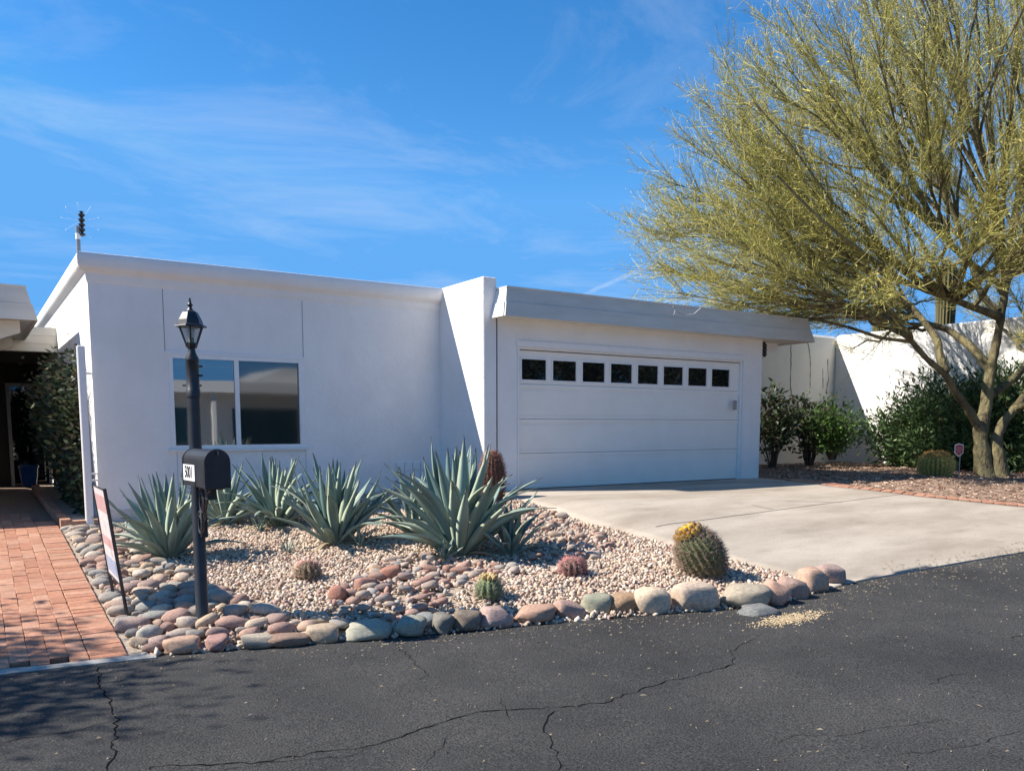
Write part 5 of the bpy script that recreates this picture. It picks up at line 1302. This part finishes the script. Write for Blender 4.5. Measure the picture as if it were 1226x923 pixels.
TB = G(1186, 569); D0 = (TB - CAM).dot(FW)
def tp(px, py, off=0.0):
    return CAM + ray(px, py) * (D0 + off)
B0 = tuple(TB)
LIMBS = [
    ([tp(1180, 575), tp(1176, 545), tp(1174, 515, -.05), tp(1180, 488), tp(1183, 462), tp(1187, 437), tp(1193, 410), tp(1199, 376), tp(1203, 350), tp(1206, 318, .2), tp(1212, 270, .4), tp(1222, 200, .7), tp(1228, 110, 1.0), tp(1236, 20, 1.2)], .185, .022),
    ([tp(1198, 576, -.1), tp(1196, 548, -.12), tp(1193, 525, -.1), tp(1202, 505, -.1), tp(1216, 488, -.1), tp(1236, 462, 0), tp(1262, 425, .3), tp(1300, 370, .6), tp(1345, 300, 1.0), tp(1390, 230, 1.2)], .165, .03),
    ([tp(1178, 520, -.1), tp(1168, 505, -.15), tp(1158, 488, -.3), tp(1143, 468, -.5), tp(1131, 448, -.7), tp(1110, 430, -.9), tp(1086, 403, -1.1), tp(1060, 382, -1.3), tp(1033, 371, -1.5), tp(1000, 358, -1.7), tp(950, 335, -2.0), tp(900, 315, -2.2)], .10, .014),
    ([tp(1131, 446, -.7), tp(1125, 425, -.6), tp(1122, 408, -.5), tp(1110, 390, -.3), tp(1092, 368, 0), tp(1070, 348, .2), tp(1030, 318, .5), tp(980, 285, .8), tp(920, 250, 1.2)], .095, .016),
    ([tp(1187, 446, 0), tp(1172, 426, .2), tp(1155, 409, .5), tp(1134, 395, .8), tp(1108, 386, 1.1), tp(1086, 370, 1.4), tp(1060, 340, 1.8), tp(1010, 300, 2.3), tp(950, 245, 2.8)], .10, .016),
    ([tp(1198, 380), tp(1180, 373, -.3), tp(1160, 366, -.7), tp(1139, 358, -1.1), tp(1110, 348, -1.5), tp(1080, 335, -2.0), tp(1030, 300, -2.6), tp(980, 260, -3.1), tp(930, 210, -3.5)], .095, .016),
    ([tp(1194, 372), tp(1180, 358, .1), tp(1172, 345, .2), tp(1164, 322, .3), tp(1155, 290, .4), tp(1135, 240, .3), tp(1105, 180, .2), tp(1075, 110, .1), tp(1050, 40, 0)], .08, .014),
    ([tp(1201, 350), tp(1190, 335, -.2), tp(1172, 322, -.4), tp(1150, 305, -.7), tp(1115, 270, -1.2), tp(1070, 220, -1.7), tp(1020, 160, -2.2), tp(975, 100, -2.6)], .08, .014),
    ([tp(1204, 340), tp(1212, 322, -.3), tp(1225, 290, -.8), tp(1240, 230, -1.4), tp(1250, 150, -2.0), tp(1255, 60, -2.5)], .09, .016),
    ([tp(1183, 474, 0), tp(1202, 463, .2), tp(1226, 440, .5), tp(1255, 405, 1.0), tp(1290, 350, 1.6), tp(1320, 280, 2.2)], .10, .018),
    ([tp(1203, 350), tp(1198, 310, .6), tp(1190, 260, 1.3), tp(1180, 190, 2.0), tp(1165, 110, 2.6), tp(1150, 20, 3.0)], .085, .014),
    ([tp(1204, 345), tp(1200, 300, -.5), tp(1190, 240, -1.2), tp(1172, 170, -1.8), tp(1150, 90, -2.3), tp(1130, 10, -2.7)], .08, .014),
    ([tp(1205, 330), tp(1225, 300, .3), tp(1265, 250, .8), tp(1310, 190, 1.2), tp(1350, 120, 1.5)], .08, .014),
    ([tp(1216, 488, -.1), tp(1240, 480, -.6), tp(1280, 450, -1.4), tp(1330, 400, -2.2), tp(1380, 340, -2.8)], .09, .016),
]
cc_ = Vector(B0) + Vector((0, 0, 4.6))
palo_verde('palo_verde_tree', 'large palo verde tree with yellow green twigs and several crooked trunks beside the driveway', B0, LIMBS, tuple(cc_), (6.9, 4.4, 6.3), 380, 16, 21, 5)
# saguaros beyond the wall
for k, (px, hgt, X, lab) in enumerate(((1054, 5.6, 24.5, 'tall ribbed saguaro column behind the white wall, seen low through the palo verde'), (1131, 6.0, 23.0, 'thicker ribbed saguaro column behind the white wall close to the palo verde trunk'))):
    p = on_x(px, 370, X); s = empty('saguaro', (p.x, p.y, -.4)); tag(s, lab, 'cactus', None)
    rr = .27 if k == 0 else .30; ribs = 18; na = ribs * 4; rings = []; nz = 26
    V = []; Fc = []; C_ = []
    for i in range(nz + 1):
        t = i / nz; rad = rr * (.9 + .14 * math.sin(t * 7)) * (1 if t < .9 else math.sqrt(max(.0, 1 - ((t - .9) / .1) ** 2)) + .02)
        for j in range(na):
            ang = 2 * PI * j / na; kk = 1 + .10 * math.cos(ribs * ang); V.append((rad * kk * math.cos(ang) + .06 * math.sin(t * 3), rad * kk * math.sin(ang), t * hgt)); g = .5 + .5 * math.cos(ribs * ang)
            C_.append(np.array((0.105, 0.095, 0.045)) * (.7 + .5 * g) * (1 + .3 * noise.noise((ang * 2, t * 6, k))) + (np.array((.05, .04, .02)) if g > .9 else 0))
    for i in range(nz):
        for j in range(na): q = (j + 1) % na; Fc.append((i * na + j, i * na + q, (i + 1) * na + q, (i + 1) * na + j))
    o = np_mesh('column', np.array(V), np.array(Fc), M['cactus'], None, True, np.array(C_)); o.parent = s

# ================================================================== BEYOND THE FRAME: what the windows mirror and what throws shade from the left
def round_tree(name, base, h, r, n, pal, label, group=None, leaf=.22, trunk=.16):
    a = empty(name, base); tag(a, label, 'tree', group); B = Vector(base); mb = MB(); pts = []; dirs = []
    top = B + Vector((random.uniform(-.3, .3), random.uniform(-.3, .3), h * .55))
    mb.tube([B - Vector((0, 0, .1)), B.lerp(top, .5) + Vector((.1, .05, 0)), top], [trunk, trunk * .8, trunk * .55], 8, False)
    for k in range(26):
        u = Vector([random.gauss(0, 1) for _ in range(3)]).normalized(); u.z = abs(u.z) * .9 - .25
        c = B + Vector((0, 0, h * .62)) + Vector((u.x * r * .8, u.y * r * .8, u.z * h * .38)) * random.uniform(.6, 1)
        mb.tube([B.lerp(top, random.uniform(.6, 1)), top.lerp(c, .55) + Vector((0, 0, .1)), c], [trunk * .35, trunk * .2, .015], 5, False)
        for _ in range(n // 26):
            v = Vector([random.gauss(0, 1) for _ in range(3)]) * r * .2; pts.append(c + v); dirs.append(v.normalized())
    mb.build('trunk', M['bark_dark'], a, True, False); leaf_cloud('crown', np.array(pts), np.array(dirs), leaf, leaf * .45, pal, a, .7)
round_tree('yard_tree', (-5.0, 8.1, -.45), 5.6, 1.9, 7000, GREEN, 'leafy tree in the left neighbour yard shading the path', None, .13, .1)
FAR = 'trees across the street mirrored in the windows'
for k, (x, y, h, r) in enumerate(((19, -9, 6.5, 3.2), (25, -11, 8, 3.6), (32, -10, 7.5, 3.6), (39, -12, 8.5, 4), (47, -13, 8, 4), (29, -15, 9, 3.6), (36, -17, 9, 4), (22, -16, 8.5, 3.5))):
    round_tree('street_tree', (x, y, -.95), h, r, 2600, DKGREEN + GREEN[:1], 'dark rounded tree across the street', FAR, .34, .2)
ah = empty('house_across', (9, -12, -.9)); tag(ah, 'low white house with flat fascia roof across the street, mirrored in the window', 'house')
mb = MB(); mb.box(2, 16, -18, -12, -1, 2.3); mb.build('wall', M['stucco_far'], ah)
mb = MB(); mb.box(1.3, 16.7, -18.5, -10.6, 2.3, 2.75); mb.build('roof', M['paint'], ah)
mb = MB(); mb.prism([(9.8, 2.76), (13.5, 2.76), (13.5, 3.4), (11.2, 3.4)], 'y', -16, -11.2); mb.build('raised_roof', M['paint'], ah)
for x in (4.0, 8.2, 12.4):
    mb = MB(); mb.bbox(x - .09, x + .09, -10.95, -10.77, -1, 2.3, .02); mb.build('porch_post', M['paint'], ah)
for x0, x1 in ((3, 5.2), (6.4, 7.4), (9.2, 12)):
    mb = MB(); mb.box(x0, x1, -11.995, -11.96, -.2 if x1 - x0 > 1.2 else -.9, 1.7); mb.build('window', M['glass_garage'], ah)
hl = []
for i in range(90):
    x = -500 + i * 14; hh = 9 + 5 * noise.noise((x * .012, 3, 0)) + 6 * noise.noise((x * .05, 7, 0)); hl.append([(x, -230, -1.2), (x, -260, hh * .55), (x, -290, hh), (x, -330, -1.2)])
grid_mesh('hills', hl, noise_mat('scrub_hills', (0.07, 0.07, 0.045), (0.15, 0.125, 0.08), scale=.15, rough=.95))

tw0 = [(800, 368), (806, 375), (815, 378.5), (825, 377), (833, 370)]
mb = MB(); mb.tube([on_y(a, b, 10.0) + Vector((0, -.012, 0)) for a, b in tw0], .009, 5); mb.tube([on_y(a, b, 10.0) + Vector((0, -.012, 0)) for a, b in ((803, 371), (801, 378), (804, 380))], .006, 5)
mb.v = [(x, y - .10, z) for x, y, z in mb.v]
tag(mb.build('fallen_twig', M['joint_pale']), 'thin pale dry twig caught on the front of the garage fascia', 'twig')
